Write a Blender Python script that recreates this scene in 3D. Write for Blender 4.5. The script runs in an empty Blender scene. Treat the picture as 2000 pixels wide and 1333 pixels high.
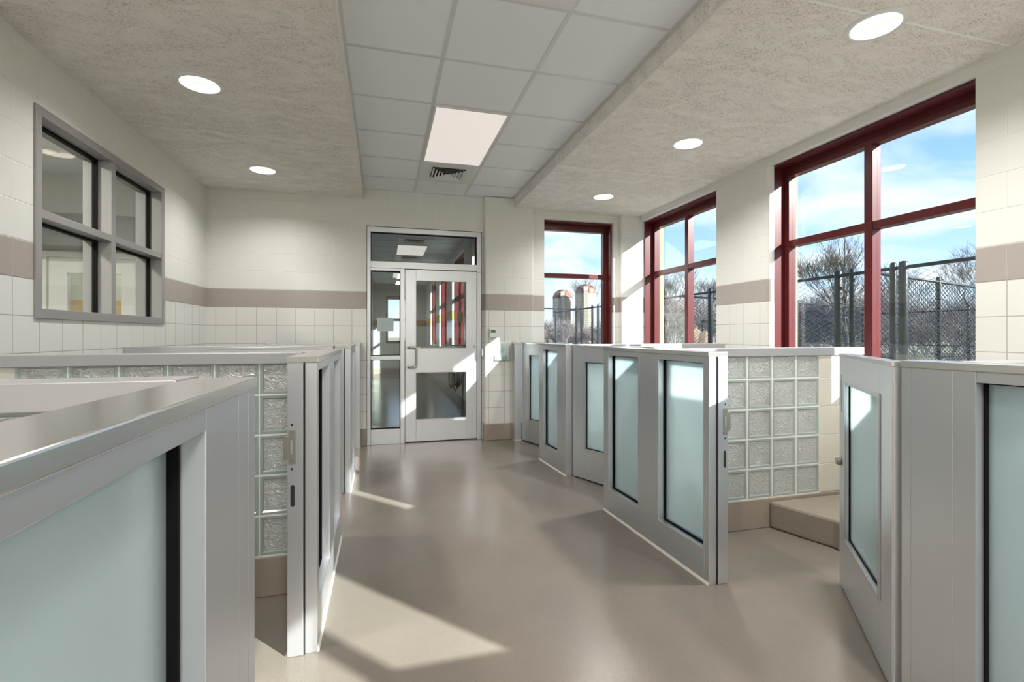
import bpy, bmesh, math, random
from mathutils import Vector, Matrix

SC = bpy.context.scene
COL = SC.collection

# ------------------------------------------------------------------ camera
EYE = 1.32
cam_d = bpy.data.cameras.new('camera')
cam_d.sensor_width = 36.0
cam_d.lens = 936.0 / 2000.0 * 36.0
cam_d.shift_y = -(666.5 - 654.0) / 2000.0
cam_d.clip_start = 0.02
cam_d.clip_end = 600
cam = bpy.data.objects.new('camera', cam_d)
COL.objects.link(cam)
cam.location = (0, 0, EYE)
cam.rotation_euler = (math.pi / 2, 0, -0.262)
SC.camera = cam

# ------------------------------------------------------------------ view + sampling quality
SC.view_settings.view_transform = 'Standard'
SC.view_settings.look = 'None'
SC.view_settings.exposure = 1.05
SC.view_settings.gamma = 1.0
SC.view_settings.use_curve_mapping = False
cy = SC.cycles
cy.use_denoising = True
try:
    cy.denoiser = 'OPENIMAGEDENOISE'
except Exception:
    pass
cy.use_adaptive_sampling = False
try:
    cy.denoising_input_passes = 'RGB_ALBEDO_NORMAL'
    cy.denoising_prefilter = 'ACCURATE'
except Exception:
    pass
cy.max_bounces = 9
cy.diffuse_bounces = 5
cy.glossy_bounces = 4
cy.transmission_bounces = 6
cy.transparent_max_bounces = 24
cy.caustics_reflective = False
cy.caustics_refractive = False
cy.sample_clamp_indirect = 6.0
cy.blur_glossy = 0.5

# ------------------------------------------------------------------ world sky with clouds
SKY_STRENGTH = 1.12
world = bpy.data.worlds.new('sky')
SC.world = world
world.use_nodes = True
wn, wl = world.node_tree.nodes, world.node_tree.links
wn.clear()
w_out = wn.new('ShaderNodeOutputWorld')
w_bg = wn.new('ShaderNodeBackground')
w_bg.inputs['Strength'].default_value = SKY_STRENGTH
wl.new(w_bg.outputs[0], w_out.inputs[0])
w_tc = wn.new('ShaderNodeTexCoord')
w_sep = wn.new('ShaderNodeSeparateXYZ')
wl.new(w_tc.outputs['Generated'], w_sep.inputs[0])
w_ramp = wn.new('ShaderNodeValToRGB')
wl.new(w_sep.outputs['Z'], w_ramp.inputs[0])
cr = w_ramp.color_ramp
cr.elements[0].position = 0.0
cr.elements[0].color = (0.55, 0.64, 0.72, 1)
cr.elements[1].position = 0.75
cr.elements[1].color = (0.06, 0.19, 0.52, 1)
e = cr.elements.new(0.16); e.color = (0.29, 0.45, 0.72, 1)
e = cr.elements.new(0.42); e.color = (0.10, 0.24, 0.58, 1)
# cloud layer: directions projected on a plane overhead
w_add = wn.new('ShaderNodeMath'); w_add.operation = 'ADD'; w_add.inputs[1].default_value = 0.22
wl.new(w_sep.outputs['Z'], w_add.inputs[0])
w_max = wn.new('ShaderNodeMath'); w_max.operation = 'MAXIMUM'; w_max.inputs[1].default_value = 0.12
wl.new(w_add.outputs[0], w_max.inputs[0])
w_dx = wn.new('ShaderNodeMath'); w_dx.operation = 'DIVIDE'
w_dy = wn.new('ShaderNodeMath'); w_dy.operation = 'DIVIDE'
wl.new(w_sep.outputs['X'], w_dx.inputs[0]); wl.new(w_max.outputs[0], w_dx.inputs[1])
wl.new(w_sep.outputs['Y'], w_dy.inputs[0]); wl.new(w_max.outputs[0], w_dy.inputs[1])
w_cmb = wn.new('ShaderNodeCombineXYZ')
wl.new(w_dx.outputs[0], w_cmb.inputs[0]); wl.new(w_dy.outputs[0], w_cmb.inputs[1])
w_noise = wn.new('ShaderNodeTexNoise')
w_noise.inputs['Scale'].default_value = 1.7
w_noise.inputs['Detail'].default_value = 7.0
w_noise.inputs['Roughness'].default_value = 0.58
w_noise.inputs['Distortion'].default_value = 0.35
wl.new(w_cmb.outputs[0], w_noise.inputs['Vector'])
w_cr = wn.new('ShaderNodeValToRGB')
w_cr.color_ramp.elements[0].position = 0.40
w_cr.color_ramp.elements[0].color = (0, 0, 0, 1)
w_cr.color_ramp.elements[1].position = 0.60
w_cr.color_ramp.elements[1].color = (1, 1, 1, 1)
wl.new(w_noise.outputs['Fac'], w_cr.inputs[0])
w_cm = wn.new('ShaderNodeMath'); w_cm.operation = 'MULTIPLY'; w_cm.inputs[1].default_value = 0.85
wl.new(w_cr.outputs[0], w_cm.inputs[0])
w_mix = wn.new('ShaderNodeMix'); w_mix.data_type = 'RGBA'
wl.new(w_cm.outputs[0], w_mix.inputs['Factor'])
wl.new(w_ramp.outputs[0], w_mix.inputs['A'])
w_mix.inputs['B'].default_value = (0.58, 0.61, 0.64, 1)
wl.new(w_mix.outputs['Result'], w_bg.inputs['Color'])

# ------------------------------------------------------------------ sun (low winter sun through the right-hand windows)
SUN_DIR = Vector((-1.0, 1.12, -0.66)).normalized()
sun_d = bpy.data.lights.new('sun', 'SUN')
sun_d.energy = 9.0
sun_d.angle = math.radians(0.53)
sun_d.color = (1.0, 0.975, 0.94)
sun = bpy.data.objects.new('sun', sun_d)
COL.objects.link(sun)
sun.location = (30, -30, 25)
sun.rotation_euler = SUN_DIR.to_track_quat('-Z', 'Y').to_euler()

DOWNLIGHT_W = (7.0, 12.5)      # left bank, window bank
REAR_FILL_W = 72.0  # fill power of the troffers added behind the camera

# ------------------------------------------------------------------ dimensions
XL, XR = -1.875, 3.38          # side walls
YF, YB = 5.93, -6.5            # far wall, wall behind the camera
ZC, ZS = 3.05, 2.93            # lay-in ceiling, soffits
XSL, XSR = -0.23, 1.60         # soffit edges
YP = 5.85                      # face of the far piers
XO = 3.67                      # outer face of the right wall
B = 0.2032                     # block module
ZB0, ZB1 = 8 * B, 9 * B        # taupe band
SILL, HEAD = 5 * B, 2.86
PH = 1.228                     # pen height

# ------------------------------------------------------------------ mesh helpers
class MB:
    def __init__(self):
        self.v, self.f, self.mi, self.sm = [], [], [], []

    def face(self, idx, mi=0, smooth=False):
        self.f.append(idx); self.mi.append(mi); self.sm.append(smooth)

    def quad(self, a, b, c, d, mi=0):
        n = len(self.v); self.v += [a, b, c, d]; self.face((n, n + 1, n + 2, n + 3), mi)

    def box(self, x0, x1, y0, y1, z0, z1, mi=0):
        if x0 > x1: x0, x1 = x1, x0
        if y0 > y1: y0, y1 = y1, y0
        if z0 > z1: z0, z1 = z1, z0
        n = len(self.v)
        self.v += [(x0, y0, z0), (x1, y0, z0), (x1, y1, z0), (x0, y1, z0), (x0, y0, z1), (x1, y0, z1), (x1, y1, z1), (x0, y1, z1)]
        for q in ((0, 3, 2, 1), (4, 5, 6, 7), (0, 1, 5, 4), (1, 2, 6, 5), (2, 3, 7, 6), (3, 0, 4, 7)):
            self.face(tuple(n + i for i in q), mi)
        return self

    def prism(self, pts, lo, hi, axis='z', mi=0, smooth=False):
        """closed outline pts (2D, counter-clockwise) swept between lo and hi along axis"""
        n = len(self.v); k = len(pts)
        def P(a, b, h):
            return {'z': (a, b, h), 'y': (a, h, b), 'x': (h, a, b)}[axis]
        self.v += [P(a, b, lo) for a, b in pts] + [P(a, b, hi) for a, b in pts]
        for i in range(k):
            j = (i + 1) % k
            self.face((n + i, n + j, n + k + j, n + k + i), mi, smooth)
        self.face(tuple(n + i for i in reversed(range(k))), mi)
        self.face(tuple(n + k + i for i in range(k)), mi)
        return self

    def tube(self, pts, r, n=8, mi=0, caps=True, smooth=True):
        """round tube through pts; r one radius or a list"""
        pts = [Vector(p) for p in pts]
        rs = r if isinstance(r, (list, tuple)) else [r] * len(pts)
        base = len(self.v); up = None
        for i, p in enumerate(pts):
            a = pts[max(i - 1, 0)]; b = pts[min(i + 1, len(pts) - 1)]
            d = (b - a)
            d = d.normalized() if d.length > 1e-9 else Vector((0, 0, 1))
            if up is None:
                up = Vector((1, 0, 0)) if abs(d.z) > 0.9 else Vector((0, 0, 1))
            s = d.cross(up)
            if s.length < 1e-6:
                s = d.cross(Vector((0, 1, 0)))
            s.normalize(); t = s.cross(d).normalized(); up = t
            for k in range(n):
                an = 2 * math.pi * k / n
                self.v.append(tuple(p + (s * math.cos(an) + t * math.sin(an)) * rs[i]))
        for i in range(len(pts) - 1):
            for k in range(n):
                a = base + i * n + k; b = base + i * n + (k + 1) % n
                self.face((a, b, b + n, a + n), mi, smooth)
        if caps:
            self.face(tuple(base + k for k in reversed(range(n))), mi)
            self.face(tuple(base + (len(pts) - 1) * n + k for k in range(n)), mi)
        return self

    def lathe(self, prof, c=(0, 0, 0), n=40, mi=0, smooth=True, closed=False):
        """profile of (radius, z) turned round the vertical through c"""
        base = len(self.v)
        for r, z in prof:
            for k in range(n):
                a = 2 * math.pi * k / n
                self.v.append((c[0] + r * math.cos(a), c[1] + r * math.sin(a), c[2] + z))
        m = len(prof)
        for i in range(m if closed else m - 1):
            for k in range(n):
                a = base + i * n + k; b = base + i * n + (k + 1) % n
                i2 = (i + 1) % m
                self.face((a, b, base + i2 * n + (k + 1) % n, base + i2 * n + k), mi, smooth)
        return self

    def build(self, name, mat=None, parent=None, bevel=0.0, mats=None, segs=2, recalc=True):
        me = bpy.data.meshes.new(name)
        me.from_pydata(self.v, [], self.f)
        for p, m, s in zip(me.polygons, self.mi, self.sm):
            p.material_index = m; p.use_smooth = s
        if recalc:
            bm = bmesh.new(); bm.from_mesh(me)
            bmesh.ops.recalc_face_normals(bm, faces=bm.faces)
            bm.to_mesh(me); bm.free()
        for m in (mats or ([mat] if mat else [])):
            me.materials.append(m)
        o = bpy.data.objects.new(name, me)
        COL.objects.link(o)
        if parent is not None:
            o.parent = parent
        if bevel > 0:
            md = o.modifiers.new('bevel', 'BEVEL')
            md.width = bevel; md.segments = segs; md.limit_method = 'ANGLE'; md.angle_limit = math.radians(40)
        return o


def tag(o, label=None, cat=None, group=None, kind=None):
    if label: o['label'] = label
    if cat: o['category'] = cat
    if group: o['group'] = group
    if kind: o['kind'] = kind
    return o


def thing(name, label, cat, loc=(0, 0, 0), rz=0.0, group=None, kind=None):
    o = bpy.data.objects.new(name, None)
    COL.objects.link(o)
    o.empty_display_size = 0.1
    o.location = loc; o.rotation_euler = (0, 0, rz)
    return tag(o, label, cat, group, kind)


def dup(root, loc=None, rz=None, label=None, group=None):
    def cp(o, parent):
        c = o.copy(); COL.objects.link(c)
        if parent is not None:
            c.parent = parent
        for ch in [x for x in bpy.data.objects if x.parent == o]:
            cp(ch, c)
        return c
    r = cp(root, None)
    if loc is not None: r.location = loc
    if rz is not None: r.rotation_euler = (0, 0, rz)
    if label: r['label'] = label
    if group: r['group'] = group
    return r

# ------------------------------------------------------------------ materials
def new_mat(name):
    m = bpy.data.materials.new(name); m.use_nodes = True
    nt = m.node_tree
    return m, nt.nodes, nt.links, nt.nodes['Principled BSDF']


def plain(name, color, rough=0.5, metal=0.0, spec=0.5, bump=0.0, bscale=60.0, var=0.0, emit=None, estr=0.0, coat=0.0):
    m, N, L, p = new_mat(name)
    p.inputs['Base Color'].default_value = (*color, 1)
    p.inputs['Roughness'].default_value = rough
    p.inputs['Metallic'].default_value = metal
    p.inputs['Specular IOR Level'].default_value = spec
    if coat:
        p.inputs['Coat Weight'].default_value = coat
        p.inputs['Coat Roughness'].default_value = 0.1
    if emit:
        p.inputs['Emission Color'].default_value = (*emit, 1)
        p.inputs['Emission Strength'].default_value = estr
    tc = N.new('ShaderNodeTexCoord')
    if bump or var:
        nz = N.new('ShaderNodeTexNoise')
        nz.inputs['Scale'].default_value = bscale
        nz.inputs['Detail'].default_value = 4
        L.new(tc.outputs['Object'], nz.inputs['Vector'])
        if bump:
            b = N.new('ShaderNodeBump')
            b.inputs['Strength'].default_value = bump
            b.inputs['Distance'].default_value = 0.01
            L.new(nz.outputs['Fac'], b.inputs['Height'])
            L.new(b.outputs[0], p.inputs['Normal'])
        if var:
            mx = N.new('ShaderNodeMix'); mx.data_type = 'RGBA'
            mx.inputs['A'].default_value = (*[c * (1 - var) for c in color], 1)
            mx.inputs['B'].default_value = (*[min(1, c * (1 + var)) for c in color], 1)
            L.new(nz.outputs['Fac'], mx.inputs['Factor'])
            L.new(mx.outputs['Result'], p.inputs['Base Color'])
    return m


def math_node(N, L, op, a, b=None):
    n = N.new('ShaderNodeMath'); n.operation = op
    for i, x in enumerate((a, b)):
        if x is None: continue
        if isinstance(x, (int, float)): n.inputs[i].default_value = x
        else: L.new(x, n.inputs[i])
    return n.outputs[0]


def mix_col(N, L, fac, a, b):
    n = N.new('ShaderNodeMix'); n.data_type = 'RGBA'
    for key, x in (('Factor', fac), ('A', a), ('B', b)):
        if isinstance(x, (int, float)): n.inputs[key].default_value = x
        elif isinstance(x, tuple): n.inputs[key].default_value = (*x, 1)
        else: L.new(x, n.inputs[key])
    return n.outputs['Result']


def mat_block_wall(name, axis, phase=0.0, upper=(0.77, 0.775, 0.735), tile=(0.775, 0.78, 0.735), band=(0.40, 0.36, 0.33)):
    """glazed 8 x 8 tile below a taupe band, painted running-bond block above"""
    m, N, L, p = new_mat(name)
    tc = N.new('ShaderNodeTexCoord')
    sp = N.new('ShaderNodeSeparateXYZ'); L.new(tc.outputs['Object'], sp.inputs[0])
    u = math_node(N, L, 'ADD', sp.outputs[axis], 40 * B - phase)
    z = math_node(N, L, 'ADD', sp.outputs['Z'], 10 * B)
    cb = N.new('ShaderNodeCombineXYZ'); L.new(u, cb.inputs[0]); L.new(z, cb.inputs[1])
    def brick(w, off, mort, smooth):
        b = N.new('ShaderNodeTexBrick')
        b.offset = off; b.offset_frequency = 2; b.squash = 1.0
        b.inputs['Scale'].default_value = 1.0
        b.inputs['Mortar Size'].default_value = mort
        b.inputs['Mortar Smooth'].default_value = smooth
        b.inputs['Bias'].default_value = 0.0
        b.inputs['Brick Width'].default_value = w
        b.inputs['Row Height'].default_value = B
        b.inputs['Color1'].default_value = (0.46, 0.46, 0.46, 1)
        b.inputs['Color2'].default_value = (0.54, 0.54, 0.54, 1)
        b.inputs['Mortar'].default_value = (0.5, 0.5, 0.5, 1)
        L.new(cb.outputs[0], b.inputs['Vector'])
        return b
    bt = brick(B, 0.0, 0.0032, 0.25)
    bu = brick(2 * B, 0.5, 0.004, 0.7)
    is_low = math_node(N, L, 'LESS_THAN', sp.outputs['Z'], ZB0)
    is_top = math_node(N, L, 'GREATER_THAN', sp.outputs['Z'], ZB1)
    vt = math_node(N, L, 'ADD', math_node(N, L, 'MULTIPLY', bt.outputs['Color'], 0.5), 0.75)
    tcol = mix_col(N, L, bt.outputs['Fac'], tile, (0.50, 0.46, 0.43))
    ucol = mix_col(N, L, bu.outputs['Fac'], upper, tuple(min(1, c * 1.09) for c in upper))
    bcol = mix_col(N, L, bu.outputs['Fac'], band, tuple(min(1, c * 1.25) for c in band))
    c1 = mix_col(N, L, is_low, bcol, tcol)
    c2 = mix_col(N, L, is_top, c1, ucol)
    mul = N.new('ShaderNodeMix'); mul.data_type = 'RGBA'; mul.blend_type = 'MULTIPLY'
    mul.inputs['Factor'].default_value = 0.22
    L.new(c2, mul.inputs['A'])
    v2 = math_node(N, L, 'ADD', bt.outputs['Color'], 0.5)
    L.new(v2, mul.inputs['B'])
    L.new(mul.outputs['Result'], p.inputs['Base Color'])
    fac = N.new('ShaderNodeMix'); fac.data_type = 'FLOAT'
    L.new(is_low, fac.inputs['Factor'])
    L.new(bu.outputs['Fac'], fac.inputs['A']); L.new(bt.outputs['Fac'], fac.inputs['B'])
    nz = N.new('ShaderNodeTexNoise'); nz.inputs['Scale'].default_value = 55; nz.inputs['Detail'].default_value = 5
    L.new(tc.outputs['Object'], nz.inputs['Vector'])
    nz2 = N.new('ShaderNodeTexNoise'); nz2.inputs['Scale'].default_value = 5; nz2.inputs['Detail'].default_value = 2
    L.new(tc.outputs['Object'], nz2.inputs['Vector'])
    hl = math_node(N, L, 'MULTIPLY', fac.outputs['Result'], -1.0)
    rough_amt = math_node(N, L, 'SUBTRACT', 0.12, math_node(N, L, 'MULTIPLY', is_low, 0.105))
    h = math_node(N, L, 'ADD', hl, math_node(N, L, 'MULTIPLY', nz.outputs['Fac'], rough_amt))
    h2 = math_node(N, L, 'ADD', h, math_node(N, L, 'MULTIPLY', nz2.outputs['Fac'], 0.15))
    bp = N.new('ShaderNodeBump'); bp.inputs['Strength'].default_value = 0.55; bp.inputs['Distance'].default_value = 0.004
    L.new(h2, bp.inputs['Height']); L.new(bp.outputs[0], p.inputs['Normal'])
    r = math_node(N, L, 'SUBTRACT', 0.5, math_node(N, L, 'MULTIPLY', is_low, 0.32))
    L.new(r, p.inputs['Roughness'])
    return m


def mat_floor(name, c0=(0.228, 0.200, 0.168), rough=0.215, bumpy=0.10):
    m, N, L, p = new_mat(name)
    tc = N.new('ShaderNodeTexCoord')
    n1 = N.new('ShaderNodeTexNoise'); n1.inputs['Scale'].default_value = 260; n1.inputs['Detail'].default_value = 3
    n2 = N.new('ShaderNodeTexNoise'); n2.inputs['Scale'].default_value = 2.2; n2.inputs['Detail'].default_value = 5
    n3 = N.new('ShaderNodeTexNoise'); n3.inputs['Scale'].default_value = 38; n3.inputs['Detail'].default_value = 3
    for n in (n1, n2, n3): L.new(tc.outputs['Object'], n.inputs['Vector'])
    r1 = N.new('ShaderNodeValToRGB')
    r1.color_ramp.elements[0].position = 0.35; r1.color_ramp.elements[0].color = (*[c * 0.90 for c in c0], 1)
    r1.color_ramp.elements[1].position = 0.65; r1.color_ramp.elements[1].color = (*[min(1, c * 1.1) for c in c0], 1)
    L.new(n1.outputs['Fac'], r1.inputs[0])
    mx = N.new('ShaderNodeMix'); mx.data_type = 'RGBA'; mx.blend_type = 'MULTIPLY'; mx.inputs['Factor'].default_value = 0.5
    L.new(r1.outputs[0], mx.inputs['A'])
    sh = math_node(N, L, 'ADD', math_node(N, L, 'MULTIPLY', n2.outputs['Fac'], 0.7), 0.62)
    L.new(sh, mx.inputs['B'])
    L.new(mx.outputs['Result'], p.inputs['Base Color'])
    rr = math_node(N, L, 'ADD', math_node(N, L, 'MULTIPLY', n2.outputs['Fac'], 0.06), rough)
    L.new(rr, p.inputs['Roughness'])
    p.inputs['Specular IOR Level'].default_value = 0.5
    b = N.new('ShaderNodeBump'); b.inputs['Strength'].default_value = bumpy; b.inputs['Distance'].default_value = 0.01
    hh = math_node(N, L, 'ADD', math_node(N, L, 'MULTIPLY', n3.outputs['Fac'], 0.7), math_node(N, L, 'MULTIPLY', n1.outputs['Fac'], 0.12))
    L.new(hh, b.inputs['Height']); L.new(b.outputs[0], p.inputs['Normal'])
    return m


def mat_soffit(name):
    """trowelled fibrous board: pale sweeps between pitted, flecked patches, joints across"""
    m, N, L, p = new_mat(name)
    tc = N.new('ShaderNodeTexCoord')
    mp = N.new('ShaderNodeMapping'); mp.inputs['Rotation'].default_value = (0, 0, 0.5); mp.inputs['Scale'].default_value = (1.0, 1.9, 1)
    L.new(tc.outputs['Object'], mp.inputs[0])
    big = N.new('ShaderNodeTexNoise'); big.inputs['Scale'].default_value = 3.4; big.inputs['Detail'].default_value = 6; big.inputs['Roughness'].default_value = 0.68; big.inputs['Distortion'].default_value = 1.3
    L.new(mp.outputs[0], big.inputs['Vector'])
    fine = N.new('ShaderNodeTexNoise'); fine.inputs['Scale'].default_value = 78; fine.inputs['Detail'].default_value = 3; fine.inputs['Roughness'].default_value = 0.6; fine.inputs['Distortion'].default_value = 1.2
    mpf = N.new('ShaderNodeMapping'); mpf.inputs['Rotation'].default_value = (0, 0, 0.9); mpf.inputs['Scale'].default_value = (1.0, 2.2, 1)
    L.new(tc.outputs['Object'], mpf.inputs[0])
    L.new(mpf.outputs[0], fine.inputs['Vector'])
    rb = N.new('ShaderNodeValToRGB')
    rb.color_ramp.elements[0].position = 0.36; rb.color_ramp.elements[0].color = (0, 0, 0, 1)
    rb.color_ramp.elements[1].position = 0.62; rb.color_ramp.elements[1].color = (1, 1, 1, 1)
    L.new(big.outputs['Fac'], rb.inputs[0])
    rf = N.new('ShaderNodeValToRGB')
    rf.color_ramp.elements[0].position = 0.385; rf.color_ramp.elements[0].color = (1, 1, 1, 1)
    rf.color_ramp.elements[1].position = 0.455; rf.color_ramp.elements[1].color = (0, 0, 0, 1)
    L.new(fine.outputs['Fac'], rf.inputs[0])
    pits = math_node(N, L, 'MULTIPLY', rf.outputs[0], math_node(N, L, 'ADD', math_node(N, L, 'MULTIPLY', rb.outputs[0], 0.85), 0.10))
    base = mix_col(N, L, rb.outputs[0], (0.93, 0.90, 0.865), (0.88, 0.845, 0.80))
    col = mix_col(N, L, math_node(N, L, 'MULTIPLY', pits, 0.8), base, (0.42, 0.385, 0.345))
    sp = N.new('ShaderNodeSeparateXYZ'); L.new(tc.outputs['Object'], sp.inputs[0])
    md = math_node(N, L, 'MODULO', math_node(N, L, 'ADD', sp.outputs['Y'], 20 * 2.44 - 4.30 + 1.22), 2.44)
    dj = math_node(N, L, 'ABSOLUTE', math_node(N, L, 'SUBTRACT', md, 1.22))
    joint = math_node(N, L, 'LESS_THAN', dj, 0.008)
    col2 = mix_col(N, L, joint, col, (0.98, 0.97, 0.95))
    L.new(col2, p.inputs['Base Color'])
    p.inputs['Roughness'].default_value = 0.85
    p.inputs['Specular IOR Level'].default_value = 0.2
    b = N.new('ShaderNodeBump'); b.inputs['Strength'].default_value = 0.6; b.inputs['Distance'].default_value = 0.006
    hh = math_node(N, L, 'MULTIPLY', math_node(N, L, 'ADD', pits, joint), -1.0)
    L.new(hh, b.inputs['Height']); L.new(b.outputs[0], p.inputs['Normal'])
    return m


def mat_clear_glass(name, tint=(0.93, 0.965, 0.955), base=0.045):
    m = bpy.data.materials.new(name); m.use_nodes = True
    N, L = m.node_tree.nodes, m.node_tree.links; N.clear()
    out = N.new('ShaderNodeOutputMaterial')
    tr = N.new('ShaderNodeBsdfTransparent'); tr.inputs[0].default_value = (*tint, 1)
    gl = N.new('ShaderNodeBsdfGlossy'); gl.inputs['Roughness'].default_value = 0.01
    lw = N.new('ShaderNodeLayerWeight'); lw.inputs[0].default_value = 0.5
    f = math_node(N, L, 'POWER', lw.outputs['Facing'], 5.0)
    f = math_node(N, L, 'ADD', math_node(N, L, 'MULTIPLY', f, 0.9), base)
    mx = N.new('ShaderNodeMixShader')
    L.new(f, mx.inputs[0]); L.new(tr.outputs[0], mx.inputs[1]); L.new(gl.outputs[0], mx.inputs[2])
    L.new(mx.outputs[0], out.inputs[0])
    return m


def mat_frosted(name, col=(0.87, 0.965, 0.97), dif=(0.42, 0.53, 0.54), k=0.10, rough=0.22, fwd=0.0, fcol=(0.84, 0.95, 0.96), frough=0.5):
    """etched glass: part scattered evenly, part (fwd) carried on within a wide forward cone"""
    m = bpy.data.materials.new(name); m.use_nodes = True
    N, L = m.node_tree.nodes, m.node_tree.links; N.clear()
    out = N.new('ShaderNodeOutputMaterial')
    tl = N.new('ShaderNodeBsdfTranslucent'); tl.inputs[0].default_value = (*col, 1)
    df = N.new('ShaderNodeBsdfDiffuse'); df.inputs[0].default_value = (*dif, 1)
    gl = N.new('ShaderNodeBsdfGlossy'); gl.inputs['Roughness'].default_value = rough
    gl.inputs[0].default_value = (0.9, 0.96, 0.97, 1)
    m1 = N.new('ShaderNodeMixShader'); m1.inputs[0].default_value = k
    L.new(tl.outputs[0], m1.inputs[1]); L.new(df.outputs[0], m1.inputs[2])
    body = m1.outputs[0]
    if fwd > 0:
        rf = N.new('ShaderNodeBsdfRefraction'); rf.inputs['IOR'].default_value = 1.03
        rf.inputs['Roughness'].default_value = frough; rf.inputs['Color'].default_value = (*fcol, 1)
        m3 = N.new('ShaderNodeMixShader'); m3.inputs[0].default_value = fwd
        L.new(body, m3.inputs[1]); L.new(rf.outputs[0], m3.inputs[2]); body = m3.outputs[0]
    lw = N.new('ShaderNodeLayerWeight'); lw.inputs[0].default_value = 0.5
    f = math_node(N, L, 'POWER', lw.outputs['Facing'], 4.0)
    f = math_node(N, L, 'ADD', math_node(N, L, 'MULTIPLY', f, 0.55), 0.06)
    m2 = N.new('ShaderNodeMixShader')
    L.new(f, m2.inputs[0]); L.new(body, m2.inputs[1]); L.new(gl.outputs[0], m2.inputs[2])
    L.new(m2.outputs[0], out.inputs[0])
    return m


def mat_crinkle(name):
    """face of a glass block: pressed crinkle pattern, lets light through scattered"""
    m = bpy.data.materials.new(name); m.use_nodes = True
    N, L = m.node_tree.nodes, m.node_tree.links; N.clear()
    out = N.new('ShaderNodeOutputMaterial')
    tc = N.new('ShaderNodeTexCoord')
    oi = N.new('ShaderNodeObjectInfo')
    ad = N.new('ShaderNodeVectorMath'); ad.operation = 'ADD'
    L.new(tc.outputs['Object'], ad.inputs[0]); L.new(oi.outputs['Location'], ad.inputs[1])
    nz = N.new('ShaderNodeTexNoise'); nz.inputs['Scale'].default_value = 26; nz.inputs['Detail'].default_value = 2.5; nz.inputs['Distortion'].default_value = 1.6
    L.new(ad.outputs[0], nz.inputs['Vector'])
    rg = math_node(N, L, 'ABSOLUTE', math_node(N, L, 'SUBTRACT', nz.outputs['Fac'], 0.5))
    b = N.new('ShaderNodeBump'); b.inputs['Strength'].default_value = 1.0; b.inputs['Distance'].default_value = 0.022
    L.new(rg, b.inputs['Height'])
    tl = N.new('ShaderNodeBsdfTranslucent'); tl.inputs[0].default_value = (0.95, 0.975, 0.955, 1)
    rf = N.new('ShaderNodeBsdfTransparent'); rf.inputs[0].default_value = (0.80, 0.86, 0.83, 1)
    df = N.new('ShaderNodeBsdfDiffuse'); df.inputs[0].default_value = (0.94, 0.965, 0.95, 1)
    gl = N.new('ShaderNodeBsdfGlossy'); gl.inputs['Roughness'].default_value = 0.10
    L.new(b.outputs[0], gl.inputs['Normal']); L.new(b.outputs[0], tl.inputs['Normal']); L.new(b.outputs[0], df.inputs['Normal'])
    m1 = N.new('ShaderNodeMixShader'); m1.inputs[0].default_value = 0.52
    L.new(tl.outputs[0], m1.inputs[1]); L.new(df.outputs[0], m1.inputs[2])
    m0 = N.new('ShaderNodeMixShader'); m0.inputs[0].default_value = 0.15
    L.new(m1.outputs[0], m0.inputs[1]); L.new(rf.outputs[0], m0.inputs[2])
    m2 = N.new('ShaderNodeMixShader'); m2.inputs[0].default_value = 0.24
    L.new(m0.outputs[0], m2.inputs[1]); L.new(gl.outputs[0], m2.inputs[2])
    L.new(m2.outputs[0], out.inputs[0])
    return m


M_FAR = mat_block_wall('painted block, far wall', 'X', -1.781 + 0.0)
M_SIDE = mat_block_wall('painted block, side wall', 'Y', 0.05)
M_REAR = mat_block_wall('painted block, rear wall', 'X', 0.0)
M_FLOOR = mat_floor('tan epoxy floor')
M_BASE = mat_floor('tan epoxy cove base', (0.34, 0.29, 0.24), 0.42, 0.10)
M_SOFF = mat_soffit('trowelled fibre soffit')
M_BEAD = plain('painted corner bead', (0.80, 0.785, 0.75), 0.6)
M_TILE = plain('ceiling tile', (0.90, 0.935, 0.965), 0.85, bump=0.15, bscale=240, var=0.04)
M_GRID = plain('ceiling grid', (0.70, 0.715, 0.735), 0.45)
M_WHITE = plain('white enamel', (0.80, 0.80, 0.79), 0.35)
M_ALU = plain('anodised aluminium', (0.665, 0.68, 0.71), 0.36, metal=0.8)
M_ALUD = plain('darker aluminium trim', (0.60, 0.61, 0.64), 0.34, metal=0.75)  # a little darker than the frame aluminium
M_CAP = plain('brushed aluminium cap', (0.74, 0.735, 0.72), 0.22, metal=0.9)
M_STEEL = plain('stainless steel', (0.60, 0.58, 0.54), 0.25, metal=1.0)
M_BRASS = plain('nickel bronze plate', (0.46, 0.43, 0.37), 0.35, metal=0.9)
M_GASK = plain('black rubber gasket', (0.004, 0.004, 0.005), 0.7, spec=0.15)
M_DARK = plain('dark gap', (0.02, 0.02, 0.022), 0.8)
M_SEAL = plain('pale sealant', (0.74, 0.71, 0.64), 0.5)
M_RED = plain('maroon enamel', (0.098, 0.0125, 0.014), 0.28, bump=0.02, bscale=90)
M_GLASS = mat_clear_glass('window glass')
M_FROST = mat_frosted('frosted pane', col=(0.86, 0.975, 1.0), fcol=(0.84, 0.95, 0.98), dif=(0.80, 0.94, 0.98), fwd=0.24, frough=0.8, k=0.32)
M_CRINK = mat_crinkle('crinkled block glass')
M_RIM = mat_frosted('block glass rim', (0.68, 0.75, 0.71), (0.52, 0.59, 0.555), 0.6, 0.08)
M_MORT = plain('white mortar', (0.84, 0.84, 0.82), 0.7)
M_DIVTILE = plain('glazed cream tile', (0.66, 0.645, 0.565), 0.18)
M_OUTBLK = plain('tan split block', (0.34, 0.28, 0.18), 0.9, bump=0.5, bscale=40, var=0.12)
M_FENCE = plain('black vinyl coating', (0.013, 0.018, 0.021), 0.42, spec=0.3)
M_WIRE = plain('glossy vinyl wire', (0.022, 0.027, 0.031), 0.22, spec=0.9)
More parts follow.
